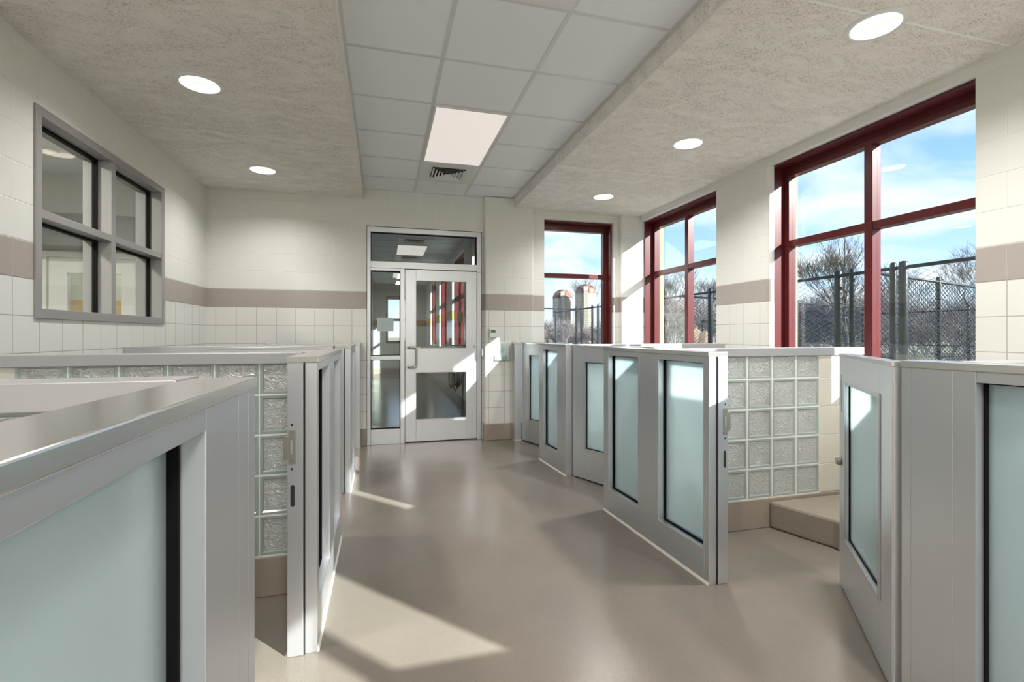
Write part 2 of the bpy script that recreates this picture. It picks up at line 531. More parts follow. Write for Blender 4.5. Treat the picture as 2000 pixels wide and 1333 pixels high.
M_SPRAY = plain('black rubber', (0.015, 0.015, 0.016), 0.4)
M_HOSE = plain('beige hose', (0.46, 0.37, 0.22), 0.5)
M_YELLOW = plain('yellow plastic', (0.72, 0.46, 0.03), 0.4)
M_PAPER = plain('paper', (0.86, 0.87, 0.90), 0.7)
M_LAMPG = plain('lit lamp lens', (0.35, 0.34, 0.33), 0.5, emit=(1.0, 0.90, 0.83), estr=0.33)
M_BULB = plain('lit lamp disc', (0.3, 0.29, 0.28), 0.5, emit=(1.0, 0.95, 0.87), estr=0.50)
M_REFL = plain('lamp reflector', (0.50, 0.45, 0.38), 0.4)

# ------------------------------------------------------------------ room shell
def structure(o, label=None, cat=None):
    o['kind'] = 'structure'
    if label: o['label'] = label
    if cat: o['category'] = cat
    return o

# floor slab
structure(MB().box(XL - 0.25, XO, YB - 0.2, YF + 0.25, -0.25, 0.0).build('floor', M_FLOOR))

# left wall with the opening of the observation window
LW = (3.265, 4.868, 1.42, 2.60)
def wall_with_openings(axis, p0, p1, a0, a1, z0, z1, holes, rnd=0.0):
    """slab between planes p0 and p1 normal to axis, spanning a0..a1, holes (a0,a1,z0,z1)"""
    mb = MB()
    def bx(a, b, zz0, zz1):
        if b - a < 1e-4 or zz1 - zz0 < 1e-4: return
        if axis == 'X': mb.box(p0, p1, a, b, zz0, zz1)
        else: mb.box(a, b, p0, p1, zz0, zz1)
    hs = sorted(holes); cur = a0
    for h in hs:
        bx(cur, h[0], z0, z1)
        bx(h[0], h[1], z0, h[2]); bx(h[0], h[1], h[3], z1)
        cur = h[1]
    bx(cur, a1, z0, z1)
    return mb

structure(wall_with_openings('X', XL - 0.2, XL, YB - 0.2, YF + 0.2, 0, 3.15, [LW]).build('wall_left', M_SIDE))

# right wall: windows between block piers whose inner corners are rounded
WINS = [(-2.93, -1.29), (-0.28, 1.33), (2.0, 3.62), (4.285, 5.85)]
mb = MB()
def rounded_pier(mb, y0, y1, z0, z1, r0=True, r1=True, R=0.055):
    pts = [(XO, y0), (XO, y1)]
    if r1: pts += [(XR + R - R * math.sin(a), y1 - R + R * math.cos(a)) for a in [math.pi / 2 * i / 6 for i in range(7)]]
    else: pts.append((XR, y1))
    if r0:
        c = y0 - 0.024 + R          # the rounded edge laps over the window liner
        pts += [(XR + R - R * math.cos(a), c - R * math.sin(a)) for a in [math.pi / 2 * i / 8 for i in range(9)]]
        pts += [(XR + R + 0.001, y0 - 0.024), (XR + R + 0.001, y0)]
    else: pts.append((XR, y0))
    mb.prism(pts, z0, z1, 'z')
cur = YB - 0.2
for i, (a, b) in enumerate(WINS):
    rounded_pier(mb, cur, a, SILL, HEAD, i > 0, False)
    mb.box(XR, XR + 0.056, a, a + 0.026, SILL, HEAD)
    cur = b
rounded_pier(mb, cur, YF + 0.2, SILL, HEAD, False, False)
mb.box(XR, XO, YB - 0.2, YF + 0.2, 0, SILL)
mb.box(XR, XO, YB - 0.2, YF + 0.2, HEAD, 3.15)
structure(mb.build('wall_right', M_SIDE))

# exterior veneer of the right wall, tan block
mb = wall_with_openings('X', XO, XO + 0.09, YB - 0.2, 6.9, -0.3, 3.6, [(a - 0.03, b + 0.035, SILL - 0.03, HEAD + 0.02) for a, b in WINS])
structure(mb.build('wall_exterior', M_OUTBLK))

# far wall: door opening, window opening, two projecting piers
DOOR = (-0.193, 1.20, 0.0, 2.615)
W1 = (2.0, 3.02, SILL, 2.835)
mb = wall_with_openings('Y', YF, YF + 0.24, XL - 0.2, XO, 0, 3.15, [DOOR, W1])
mb.box(W1[0], W1[0] + 0.026, YF, YF + 0.056, W1[2], W1[3])
structure(mb.build('wall_far', M_FAR))
def pier(name, x0, x1, R=0.03, right_round=True):
    pts = [(x1, YF), (x0, YF)]
    pts += [(x0 + R - R * math.cos(a), YP + R - R * math.sin(a)) for a in [math.pi / 2 * i / 6 for i in range(7)]]
    if right_round:
        pts += [(x1 - R + R * math.sin(a), YP + R - R * math.cos(a)) for a in [math.pi / 2 * i / 6 for i in range(7)]]
    else:
        pts.append((x1, YP))
    return MB().prism(pts, 0, 2.93 if x0 > 1.6 else 3.04, 'z').build(name, M_FAR)
structure(pier('wall_pier', 1.215, 1.86))
structure(pier('wall_pier', 3.09, XR, right_round=False))
structure(MB().box(XL - 0.2, XO, YB - 0.2, YB, 0, 3.15).build('wall_rear', M_REAR))

# cove bases
def base_run(name, boxes):
    mb = MB()
    for b in boxes: mb.box(*b, 0, B)
    return structure(mb.build(name, M_BASE, bevel=0.008))
base_run('baseboard_left', [(XL, XL + 0.012, YB, YF)])
base_run('baseboard_far', [(XL + 0.012, DOOR[0] - 0.002, YF - 0.012, YF), (1.203, 1.872, YP - 0.012, YP), (1.203, 1.215, YP, YF - 0.02), (1.872, 3.08, YF - 0.012, YF)])
base_run('baseboard_right', [(XR - 0.012, XR, YB, YP - 0.02)])

# ceiling: lay-in panels between two dropped soffits
GX, RY, T = 0.36, 2.3945, 0.6096
mb = MB()
mb.box(XSL - 0.1, XSR + 0.1, YB, YF, ZC, ZC + 0.10)
ceil = structure(mb.build('ceiling', M_TILE))
gr = MB()
bars_x = [GX + T * k for k in range(-1, 3) if XSL < GX + T * k < XSR]
bars_y = [RY + T * k for k in range(-14, 6)]
for x in bars_x:
    gr.box(x - 0.012, x + 0.012, YB, YF, ZC - 0.004, ZC + 0.01)
for y in bars_y:
    segs = [XSL] + bars_x + [XSR]
    for a, b in zip(segs, segs[1:]):
        gr.box(a + (0.012 if a != XSL else 0), b - (0.012 if b != XSR else 0), y - 0.012, y + 0.012, ZC - 0.0035, ZC + 0.01)
gr.box(XSL, XSL + 0.02, YB, YF, ZC - 0.005, ZC + 0.01)
gr.box(XSR - 0.02, XSR, YB, YF, ZC - 0.005, ZC + 0.01)
gr.box(XSL, XSR, YF - 0.02, YF, ZC - 0.005, ZC + 0.01)
gr.build('ceiling_grid', M_GRID, ceil)

DL_R = 0.115
def soffit(name, x0, x1, bead_x, lights):
    """board with round holes for the cans"""
    me = bpy.data.meshes.new(name)
    bm = bmesh.new()
    # solid box with the cans' holes cut by a grid of quads round each hole
    ys = sorted(lights)
    bounds = [YB] + [(a[1] + b[1]) / 2 for a, b in zip(ys, ys[1:])] + [YF]
    n = 32
    for z, flip in ((ZS, True),):
        for (cx, cyy), y0, y1 in zip(ys, bounds, bounds[1:]):
            ring_i, ring_o = [], []
            for k in range(n):
                a = 2 * math.pi * (k + 0.5) / n
                dx, dy = math.cos(a), math.sin(a)
                ring_i.append(bm.verts.new((cx + DL_R * dx, cyy + DL_R * dy, z)))
                tx = ((x1 - cx) if dx > 0 else (cx - x0)) / abs(dx) if abs(dx) > 1e-6 else 1e9
                ty = ((y1 - cyy) if dy > 0 else (cyy - y0)) / abs(dy) if abs(dy) > 1e-6 else 1e9
                t = min(tx, ty)
                ring_o.append(bm.verts.new((cx + t * dx, cyy + t * dy, z)))
            for k in range(n):
                j = (k + 1) % n
                bm.faces.new((ring_i[k], ring_o[k], ring_o[j], ring_i[j]))
            corners = [(x1, y1), (x0, y1), (x0, y0), (x1, y0)]
            for c in corners:
                best = min(range(n), key=lambda k: abs((math.atan2(c[1] - cyy, c[0] - cx) - 2 * math.pi * (k + 1) / n + math.pi) % (2 * math.pi) - math.pi))
                # triangle fills the corner between the two outer vertices that straddle it
                an = math.atan2(c[1] - cyy, c[0] - cx) % (2 * math.pi)
                k = int(math.floor(an / (2 * math.pi) * n - 0.5)) % n
                j = (k + 1) % n
                a_, b_ = ring_o[k], ring_o[j]
                if abs(a_.co.x - b_.co.x) > 1e-5 and abs(a_.co.y - b_.co.y) > 1e-5:
                    bm.faces.new((a_, bm.verts.new((c[0], c[1], z)), b_))
    bmesh.ops.recalc_face_normals(bm, faces=bm.faces)
    bm.to_mesh(me); bm.free()
    # inner edge face and the top closing board
    mb = MB()
    mb.v = [tuple(v.co) for v in me.vertices]
    for p in me.polygons: mb.face(tuple(p.vertices))
    xe = x1 if bead_x == 'R' else x0
    xi = xe - 0.015 if bead_x == 'R' else xe + 0.015
    mb.quad((xe, YB, ZS), (xe, YF, ZS), (xe, YF, ZC + 0.05), (xe, YB, ZC + 0.05))
    mb.box(x0, x1, YB, YF, ZC + 0.12, ZC + 0.16)
    o = mb.build(name, M_SOFF, recalc=False)
    bpy.data.meshes.remove(me)
    bd = MB()
    s = 1 if bead_x == 'R' else -1
    bd.box(xe - 0.006 * s, xe + 0.004 * s, YB, YF, ZS - 0.003, ZS + 0.012)
    bd.build('corner_bead', M_BEAD, o)
    xw = x0 if bead_x == 'R' else x1
    MB().box(xw, xw + 0.007 * s, YB, YF, ZS - 0.007, ZS - 0.0005).build('edge_caulk', M_BEAD, o)
    return structure(o)

LLX, RLX = -1.138, 2.475
L_Y = [5.15, 3.49, 1.87, -1.45, -2.9]
R_Y = [5.12, 3.51, 1.92, 0.3, -1.3, -2.9]
soffit('ceiling_left', XL, XSL, 'R', [(LLX, y) for y in L_Y])
soffit('ceiling_right', XSR, XR, 'L', [(RLX, y) for y in R_Y])
# lid over everything
structure(MB().box(XL - 0.2, XO, YB - 0.2, YF + 0.24, 3.22, 3.35).build('roof_slab', M_WHITE))

# ------------------------------------------------------------------ windows with maroon frames
def window(name, loc, rz, W, z0, z1, vert, rail_z=(2.115, 2.175), label=None):
    """local x along the wall (0..W), local y outward (0 = inner wall face)"""
    t = thing(name, label, 'window', loc, rz, kind='structure')
    H0, H1 = z0, z1
    mb = MB()
    d0, d1 = 0.057, 0.175           # liner
    th = 0.022
    mb.box(0.0, th, d0, d1, H0, H1); mb.box(W - th, W, d0, d1, H0, H1)
    mb.box(th, W - th, d0, d1, H1 - th, H1); mb.box(th, W - th, d0, d1, H0, H0 + th)
    # step behind the liner
    s = 0.034
    mb.box(0.0, s, d1, 0.20, H0, H1); mb.box(W - s, W, d1, 0.20, H0, H1)
    mb.box(s, W - s, d1, 0.20, H1 - 0.055, H1); mb.box(s, W - s, d1, 0.20, H0, H0 + s)
    mb.build('frame', M_RED, t, bevel=0.003)
    sb = MB()
    f = 0.068; g0, g1 = 0.175, 0.255
    sb.box(s, f, g0, g1, H0 + s, H1 - 0.055); sb.box(W - f, W - s, g0, g1, H0 + s, H1 - 0.055)
    sb.box(f, W - f, g0, g1, H1 - 0.105, H1 - 0.055); sb.box(f, W - f, g0, g1, H0 + s, H0 + 0.085)
    sb.build('sash', M_RED, t, bevel=0.003)
    xs = [f, W - f]
    if vert:
        c = W / 2
        MB().box(c - 0.032, c + 0.032, 0.168, g1, H0 + 0.085, H1 - 0.105).build('mullion', M_RED, t, bevel=0.004)
        cols = [(f, c - 0.032), (c + 0.032, W - f)]
    else:
        cols = [(f, W - f)]
    for a, b in cols:
        MB().box(a, b, 0.172, g1, *rail_z).build('rail', M_RED, t, bevel=0.004)
        for zz0, zz1 in ((H0 + 0.085, rail_z[0]), (rail_z[1], H1 - 0.105)):
            MB().box(a, b, 0.212, 0.222, zz0, zz1).build('pane', M_GLASS, t)
    return t

for i, (a, b) in enumerate(reversed(WINS)):
    window('window_%d' % (i + 2), (XR, b, 0), -math.pi / 2, b - a, SILL, HEAD, True, (2.115, 2.175) if a > -1 else (1.88, 1.94))
for o in [x for x in bpy.data.objects if x.name.startswith('window_') and x.parent is None]:
    pass
window('window_1', (W1[0], YF, 0), 0.0, W1[1] - W1[0], SILL, W1[3], False, (2.09, 2.15))

# ------------------------------------------------------------------ entrance door, sidelight, transom
def entrance():
    t = thing('door_1', None, None, (0, YF, 0), kind='structure')
    x0, x1, zt = -0.19, 1.197, 2.612
    y0, y1 = 0.02, 0.135
    fr = MB()
    fr.box(x0, -0.147, y0, y1, 0, zt)
    fr.box(1.14, x1, y0, y1, 0, 2.105); fr.box(1.137, x1, y0, y1, 2.105, zt)
    fr.box(-0.147, 1.137, y0, y1, 2.55, zt)
    fr.box(-0.147, 1.137, y0, y1, 2.12, 2.20)
    fr.box(0.197, 0.249, y0, y1, 0, 2.12)
    fr.box(-0.147, 0.197, y0, y1, 2.086, 2.12)
    fr.box(-0.147, 0.197, y0, y1, 1.016, 1.068)
    fr.box(-0.147, 0.197, y0, y1, 0, 0.183)
    fr.build('frame', M_ALU, t, bevel=0.003)
    gk = MB(); ps = []
    for a, b, c, d in ((-0.147, 1.137, 2.20, 2.55), (-0.147, 0.197, 1.068, 2.086), (-0.147, 0.197, 0.183, 1.016)):
        gk.box(a, a + 0.007, 0.06, 0.09, c, d); gk.box(b - 0.007, b, 0.06, 0.09, c, d)
        gk.box(a + 0.007, b - 0.007, 0.06, 0.09, c, c + 0.007); gk.box(a + 0.007, b - 0.007, 0.06, 0.09, d - 0.007, d)
        ps.append((a, b, c, d))
    gk.build('gasket', M_GASK, t)
    for (a, b, c, d), nm in zip(ps, ('transom_pane', 'sidelight_pane', 'sidelight_pane')):
        MB().box(a + 0.007, b - 0.007, 0.071, 0.079, c + 0.007, d - 0.007).build(nm, M_GLASS, t)
    # leaf
    L = thing('door_leaf', None, None); L.parent = t
    lf = MB()
    a0, a1, zb, zt2 = 0.255, 1.136, 0.012, 2.112
    ya, yb = 0.032, 0.078
    lf.box(a0, 0.385, ya, yb, zb, zt2); lf.box(1.001, a1, ya, yb, zb, zt2)
    lf.box(0.385, 1.001, ya, yb, 1.98, zt2); lf.box(0.385, 1.001, ya, yb, 0.853, 1.154); lf.box(0.385, 1.001, ya, yb, zb, 0.28)
    lf.build('leaf', M_ALU, L, bevel=0.002)
    bd = MB()
    for c, d in ((0.28, 0.853), (1.154, 1.98)):
        w = 0.012
        bd.box(0.385 - w, 0.385, ya - 0.006, ya, c - w, d + w); bd.box(1.001, 1.001 + w, ya - 0.006, ya, c - w, d + w)
        bd.box(0.385, 1.001, ya - 0.006, ya, d, d + w); bd.box(0.385, 1.001, ya - 0.006, ya, c - w, c)
        MB().box(0.385, 1.001, 0.05, 0.058, c, d).build('pane', M_GLASS, L)
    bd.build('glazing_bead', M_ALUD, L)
    # pull handle: offset D
    h = MB()
    zt3, zb3, hx, out = 1.165, 0.925, 0.335, -0.06
    pts = [(hx - 0.03, ya, zt3), (hx - 0.03, out + 0.02, zt3), (hx - 0.022, out + 0.005, zt3), (hx, out, zt3 - 0.004)]
    pts = [(0.29, ya, zt3), (0.29, -0.025, zt3), (0.30, -0.042, zt3), (0.32, -0.048, zt3), (0.365, -0.05, zt3), (0.380, -0.05, zt3 - 0.006), (0.386, -0.05, zt3 - 0.024)]
    pts += [(0.386, -0.05, zb3 + 0.024), (0.380, -0.05, zb3 + 0.006), (0.365, -0.05, zb3), (0.32, -0.048, zb3), (0.30, -0.042, zb3), (0.29, -0.025, zb3), (0.29, ya, zb3)]
    h.tube(pts, 0.0125, 12)
    tag(h.build('handle', M_STEEL, L), 'stainless steel pull handle')
    k = MB(); k.tube([(1.108, ya, 1.172), (1.108, ya - 0.012, 1.172)], 0.017, 20)
    k.build('lock_cylinder', M_STEEL, L)
    MB().box(0.255, 1.136, 0.034, 0.078, 0.001, 0.0119).build('bottom_sweep', M_DARK, L)
    b2 = MB(); b2.tube([(0.40, 0.12, 1.16), (1.09, 0.12, 1.16)], 0.016, 12)
    b2.tube([(0.43, 0.078, 1.16), (0.43, 0.12, 1.16)], 0.012, 8); b2.tube([(1.06, 0.078, 1.16), (1.06, 0.12, 1.16)], 0.012, 8)
    b2.build('push_bar', M_STEEL, L)
    return t
entrance()

# ------------------------------------------------------------------ observation window in the left wall
def observation_window():
    t = thing('window_6', None, None, (XL, 0, 0), kind='structure')
    y0, y1, z0, z1 = LW
    xo, xi = 0.012, -0.185
    fr = MB()
    fr.box(xi, xo, y0 - 0.01, 3.306, z0 - 0.01, z1 + 0.01); fr.box(xi, xo, 4.818, y1 + 0.01, z0 - 0.01, z1 + 0.01)
    fr.box(xi, xo, 3.306, 4.818, 2.555, z1 + 0.01); fr.box(xi, xo, 3.306, 4.818, z0 - 0.01, 1.468)
    fr.box(xi + 0.02, xo - 0.004, 4.03, 4.085, 1.468, 2.555)
    for a, b in ((3.306, 4.03), (4.085, 4.818)):
        fr.box(xi + 0.02, xo - 0.004, a, b, 1.982, 2.03)
    fr.build('frame', plain('grey enamelled frame', (0.31, 0.30, 0.30), 0.42), t, bevel=0.003)
    gk = MB()
    for a, b in ((3.306, 4.03), (4.085, 4.818)):
        for c, d in ((1.468, 1.982), (2.03, 2.555)):
            g = 0.014
            gk.box(-0.105, -0.075, a, a + g, c, d); gk.box(-0.105, -0.075, b - g, b, c, d)
            gk.box(-0.105, -0.075, a + g, b - g, d - g, d); gk.box(-0.105, -0.075, a + g, b - g, c, c + 0.006)
            MB().box(-0.095, -0.085, a + g, b - g, c + 0.006, d - g).build('pane', M_GLASS, t)
    gk.build('gasket', M_GASK, t)
observation_window()

# ------------------------------------------------------------------ recessed downlights
def downlight(x, y, label, first={}):
    side = 0 if x < 0 else 1
    if side not in first:
        t = thing('recessed_downlight', label, 'ceiling light', (x, y, ZS), group='recessed downlights')
        MB().lathe([(DL_R - 0.008, 0.0), (DL_R - 0.006, -0.006), (DL_R + 0.004, -0.009), (DL_R + 0.022, -0.004), (DL_R + 0.024, 0.0)], n=48).build('trim_ring', M_WHITE, t, recalc=False)
        MB().lathe([(DL_R - 0.008, 0.0), (DL_R - 0.012, 0.022), (DL_R - 0.020, 0.046)], n=48).build('reflector', M_REFL, t, recalc=False)
        d = MB(); n = 40
        d.v = [((DL_R - 0.0195) * math.cos(2 * math.pi * k / n), (DL_R - 0.0195) * math.sin(2 * math.pi * k / n), 0.045) for k in range(n)]
        d.face(tuple(range(n)))
        d.build('lens', M_BULB, t)
        ld = bpy.data.lights.new('downlight_lamp', 'AREA')
        ld.shape = 'DISK'; ld.size = 0.17; ld.energy = DOWNLIGHT_W[side]; ld.color = (1.0, 0.965, 0.92); ld.spread = math.radians(140)
        lo = bpy.data.objects.new('downlight_lamp', ld); COL.objects.link(lo)
        lo.parent = t; lo.location = (0, 0, 0.0445)
        first[side] = t
        return t
    return dup(first[side], (x, y, ZS), 0.0, label)

LLAB = ['lit round downlight in the left soffit, the one by the far wall', 'lit round downlight in the left soffit, above the observation window',
        'round downlight in the left soffit, over the nearest left pen', 'round downlight in the left soffit, behind the camera', 'round downlight in the left soffit, at the rear wall']
RLAB = ['lit round downlight in the window-side soffit, by the far corner window', 'lit round downlight in the window-side soffit, in front of the middle window',
        'large lit round downlight in the window-side soffit, by the near maroon window', 'round downlight in the window-side soffit, just behind the camera',
        'round downlight in the window-side soffit, beside the rearmost window', 'round downlight in the window-side soffit, at the rear wall']
for y, l in zip(L_Y, LLAB): downlight(LLX, y, l)
for y, l in zip(R_Y, RLAB): downlight(RLX, y, l)

# ------------------------------------------------------------------ troffers and air diffusers in the lay-in ceiling
def troffer(x0, y0, label, power=0.0):
    t = thing('ceiling_troffer', label, 'ceiling light', (x0, y0, ZC))
    f = MB(); w, l, e = T, 2 * T, 0.028
    f.box(0.012, e, 0.012, l - 0.012, -0.012, -0.001); f.box(w - e, w - 0.012, 0.012, l - 0.012, -0.012, -0.001)
    f.box(e, w - e, 0.012, e, -0.012, -0.001); f.box(e, w - e, l - e, l - 0.012, -0.012, -0.001)
    f.build('frame', M_WHITE, t, bevel=0.002)
    MB().box(e, w - e, e, l - e, -0.008, -0.002).build('diffuser', M_LAMPG, t)
    if power:
        ld = bpy.data.lights.new('rear_fill_lamp', 'AREA'); ld.shape = 'RECTANGLE'; ld.size = w - 0.08; ld.size_y = l - 0.08
        ld.energy = power; ld.color = (1.0, 0.965, 0.92)
        lo = bpy.data.objects.new('rear_fill_lamp', ld); COL.objects.link(lo); lo.parent = t; lo.location = (w / 2, l / 2, -0.016)
    return t
troffer(GX, RY + 2 * T, 'lit rectangular troffer in the tile ceiling')
troffer(GX, RY - 12 * T, 'unseen troffer added as fill light in the tile ceiling at the rear wall', REAR_FILL_W)  # this and the next are out of view, added to brighten the room
troffer(GX, RY - 9 * T, 'unseen troffer added as fill light in the tile ceiling behind the camera', REAR_FILL_W)

def diffuser(x0, y0, label):
    t = thing('air_diffuser', label, 'air vent', (x0, y0, ZC))
    p = MB(); w = T - 0.024
    a, b = 0.012, T - 0.012
    i0, i1 = 0.13, T - 0.13
    p.box(a, i0, a, b, -0.006, -0.001); p.box(i1, b, a, b, -0.006, -0.001); p.box(i0, i1, a, i0, -0.006, -0.001); p.box(i0, i1, i1, b, -0.006, -0.001)
    p.build('face_plate', M_WHITE, t)
    MB().box(i0, i1, i0, i1, -0.004, -0.001).build('throat', M_DARK, t)
    lv = MB()
    c = T / 2
    for k in range(5):
        ro = (i1 - i0) / 2 - 0.004 - k * 0.034
        ri = ro - 0.022
        if ri <= 0.004: ri = 0.0005
        zo, zi = -0.018, -0.006
        # sloped square ring
        for s in range(4):
            cs, sn = [(1, 0), (0, 1), (-1, 0), (0, -1)][s]
            def P(r, q, z): return (c + r * cs - q * sn, c + r * sn + q * cs, z)
            lv.quad(P(ro, -ro, zo), P(ro, ro, zo), P(ri, ri, zi), P(ri, -ri, zi))
            lv.quad(P(ro, -ro, zo - 0.002), P(ri, -ri, zi - 0.002), P(ri, ri, zi - 0.002), P(ro, ro, zo - 0.002))
    lv.build('louver', M_WHITE, t, recalc=False)
    return t
diffuser(GX, RY + 4 * T, 'square louvred air diffuser beyond the lit troffer')
diffuser(GX, RY - 1 * T, 'square metal air diffuser cut by the top edge of the photo')

# ------------------------------------------------------------------ pens: front panels, gates, dividers
TH = 0.115
def panel_local(A, Bp):
    A = Vector((*A, 0)); Bp = Vector((*Bp, 0)); d = Bp - A
    return A, math.atan2(d.y, d.x), d.length

def screw(mb, x, y, z, axis, r=0.005):
    if axis == 'x': mb.tube([(x, y, z), (x - 0.002, y, z)], r, 10)

def front_panel(A, Bp, label, openings, joints=(), strike=None, z0=0.178, z1=1.168, endpost=None):
    """local x from A to B along the corridor face, local y into the pen"""
    P, rz, L = panel_local(A, Bp)
    t = thing('pen_front_panel', label, 'partition panel', P, rz, group='pen front panels')
    fr = MB()
    xs = [0.0]
    edges = []
    for a, b in openings: edges += [a, b]
    cuts = sorted(set([0.0, L] + edges + list(joints)))
    ztop = PH - 0.025
    for a, b in zip(cuts, cuts[1:]):
        if b - a < 1e-4: continue
        inside = any(a >= o[0] - 1e-5 and b <= o[1] + 1e-5 for o in openings)
        if inside:
            fr.box(a, b, 0, TH, z1, ztop); fr.box(a, b, 0, TH, 0.0, z0)
        else:
            fr.box(a, b, 0, TH, 0.0, ztop)
    fr.build('frame', M_ALU, t, bevel=0.0016)
    for a, b in openings:
        gk = MB(); g = 0.006; ya, yb = 0.036, 0.080
        gk.box(a, a + g, ya, yb, z0, z1); gk.box(b - g, b, ya, yb, z0, z1)
        gk.box(a + g, b - g, ya, yb, z1 - g, z1); gk.box(a + g, b - g, ya, yb, z0, z0 + g)
        gk.build('gasket', M_GASK, t)
        MB().box(a + g, b - g, 0.053, 0.063, z0 + g, z1 - g).build('frosted_pane', M_FROST, t)
    MB().box(-0.002, L + 0.002, -0.005, TH + 0.005, ztop, PH).build('cap', M_CAP, t, bevel=0.003)
    sl = MB()
    sl.prism([(-0.008, 0.0), (0.0, 0.0), (0.0, 0.014), (-0.002, 0.012)], 0.0, L, 'x')
    sl.prism([(TH, 0.0), (TH + 0.008, 0.0), (TH + 0.002, 0.012), (TH, 0.014)], 0.0, L, 'x')
    sl.build('sealant_bead', M_SEAL, t)
    for end in (strike or ()):
        x = 0.0 if end == 'A' else L
        s = -1 if end == 'A' else 1
        jm = MB()
        jm.box(x, x + s * 0.010, TH - 0.062, TH - 0.002, 0.002, ztop)
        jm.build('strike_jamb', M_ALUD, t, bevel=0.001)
        MB().box(x, x + s * 0.004, TH - 0.069, TH - 0.062, 0.0, ztop).build('jamb_gap', M_DARK, t)
        xx = x + s * 0.010
        sp = MB()
        sp.box(xx, xx + s * 0.002, TH - 0.034, TH - 0.006, 0.79, 0.93)
        sp.box(xx, xx + s * 0.002, TH - 0.006, TH + 0.014, 0.81, 0.905)
        so = sp.build('strike_plate', M_BRASS, t, bevel=0.0008)
        MB().box(xx + s * 0.002, xx + s * 0.0026, TH - 0.023, TH - 0.014, 0.832, 0.888).build('slot', M_ALUD, so)
        for zz in (0.803, 0.918):
            MB().tube([(xx + s * 0.002, TH - 0.019, zz), (xx + s * 0.0032, TH - 0.019, zz)], 0.005, 10).build('screw', M_STEEL, so)
        for zz in (0.770, 0.950):
            MB().tube([(xx, TH - 0.019, zz), (xx + s * 0.0008, TH - 0.019, zz)], 0.005, 10).build('screw_hole', M_DARK, t)
        z_a, z_b = 0.615, 0.705
        pts = []
        for i in range(9):
            a = math.pi * i / 8; pts.append((TH - 0.022 + 0.008 * math.cos(a), z_b - 0.008 + 0.008 * math.sin(a)))
        for i in range(9):
            a = math.pi + math.pi * i / 8; pts.append((TH - 0.022 + 0.008 * math.cos(a), z_a + 0.008 + 0.008 * math.sin(a)))
        MB().prism(pts, xx, xx + s * 0.0008, 'x').build('bolt_slot', M_DARK, t)
    return t

def gate(hinge, free, label, inside=1, lock=True):
    """leaf from the hinge line towards its free edge; local y = +thickness"""
    P, rz, L = panel_local(hinge, free)
    t = thing('pen_gate', label, 'gate', P, rz, group='pen gates')
    g = 0.045 * inside
    ya, yb = (0.0, 0.045) if inside > 0 else (-0.045, 0.0)
    st, tr, br = 0.155, 1.07, 0.287
    top = PH - 0.006
    lf = MB()
    lf.box(0.004, st, ya, yb, 0.012, top - 0.02); lf.box(L - st * 0.9, L, ya, yb, 0.012, top - 0.02)
    lf.box(st, L - st * 0.9, ya, yb, tr, top - 0.02); lf.box(st, L - st * 0.9, ya, yb, 0.012, br)
    lf.build('frame', M_ALU, t, bevel=0.0014)
    MB().box(0.002, L + 0.001, ya - 0.002, yb + 0.002, top - 0.02, top).build('cap', M_CAP, t, bevel=0.002)
    a, b = st, L - st * 0.9
    bd = MB(); w = 0.016
    for yy0, yy1 in ((ya - 0.007, ya), (yb, yb + 0.007)):
        bd.box(a - w, a, yy0, yy1, br - w, tr + w); bd.box(b, b + w, yy0, yy1, br - w, tr + w)
        bd.box(a, b, yy0, yy1, tr, tr + w); bd.box(a, b, yy0, yy1, br - w, br)
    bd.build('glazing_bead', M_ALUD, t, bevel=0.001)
    gk = MB(); q = 0.006; m0, m1 = (ya + yb) / 2 - 0.010, (ya + yb) / 2 + 0.010
    gk.box(a, a + q, m0, m1, br, tr); gk.box(b - q, b, m0, m1, br, tr); gk.box(a + q, b - q, m0, m1, br, br + q); gk.box(a + q, b - q, m0, m1, tr - q, tr)
    gk.build('gasket', M_GASK, t)
    MB().box(a + q, b - q, m0 + 0.006, m1 - 0.006, br + q, tr - q).build('frosted_pane', M_FROST, t)
    MB().box(-0.0005, 0.004, ya + 0.004, yb - 0.004, 0.0, top - 0.02).build('hinge', M_ALUD, t)
    MB().box(0.01, L - 0.01, ya + 0.012, yb - 0.012, 0.0, 0.012).build('bottom_sweep', M_DARK, t)
    if lock:
        for yy, s in ((ya, -1), (yb, 1)):
            pl = MB(); pl.box(L - 0.052, L - 0.016, yy, yy + s * 0.003, 0.92, 1.115)
            po = pl.build('pull_plate', M_ALUD, t, bevel=0.001)
            MB().box(L - 0.042, L - 0.026, yy + s * 0.003, yy + s * 0.0036, 0.955, 1.08).build('recess', M_BRASS, po)
            k = MB(); k.tube([(L - 0.035, yy, 0.66), (L - 0.035, yy + s * 0.012, 0.66), (L - 0.035, yy + s * 0.024, 0.66)], [0.022, 0.022, 0.017], 18)
            k.build('lock_knob', M_BRASS, t)
    return t

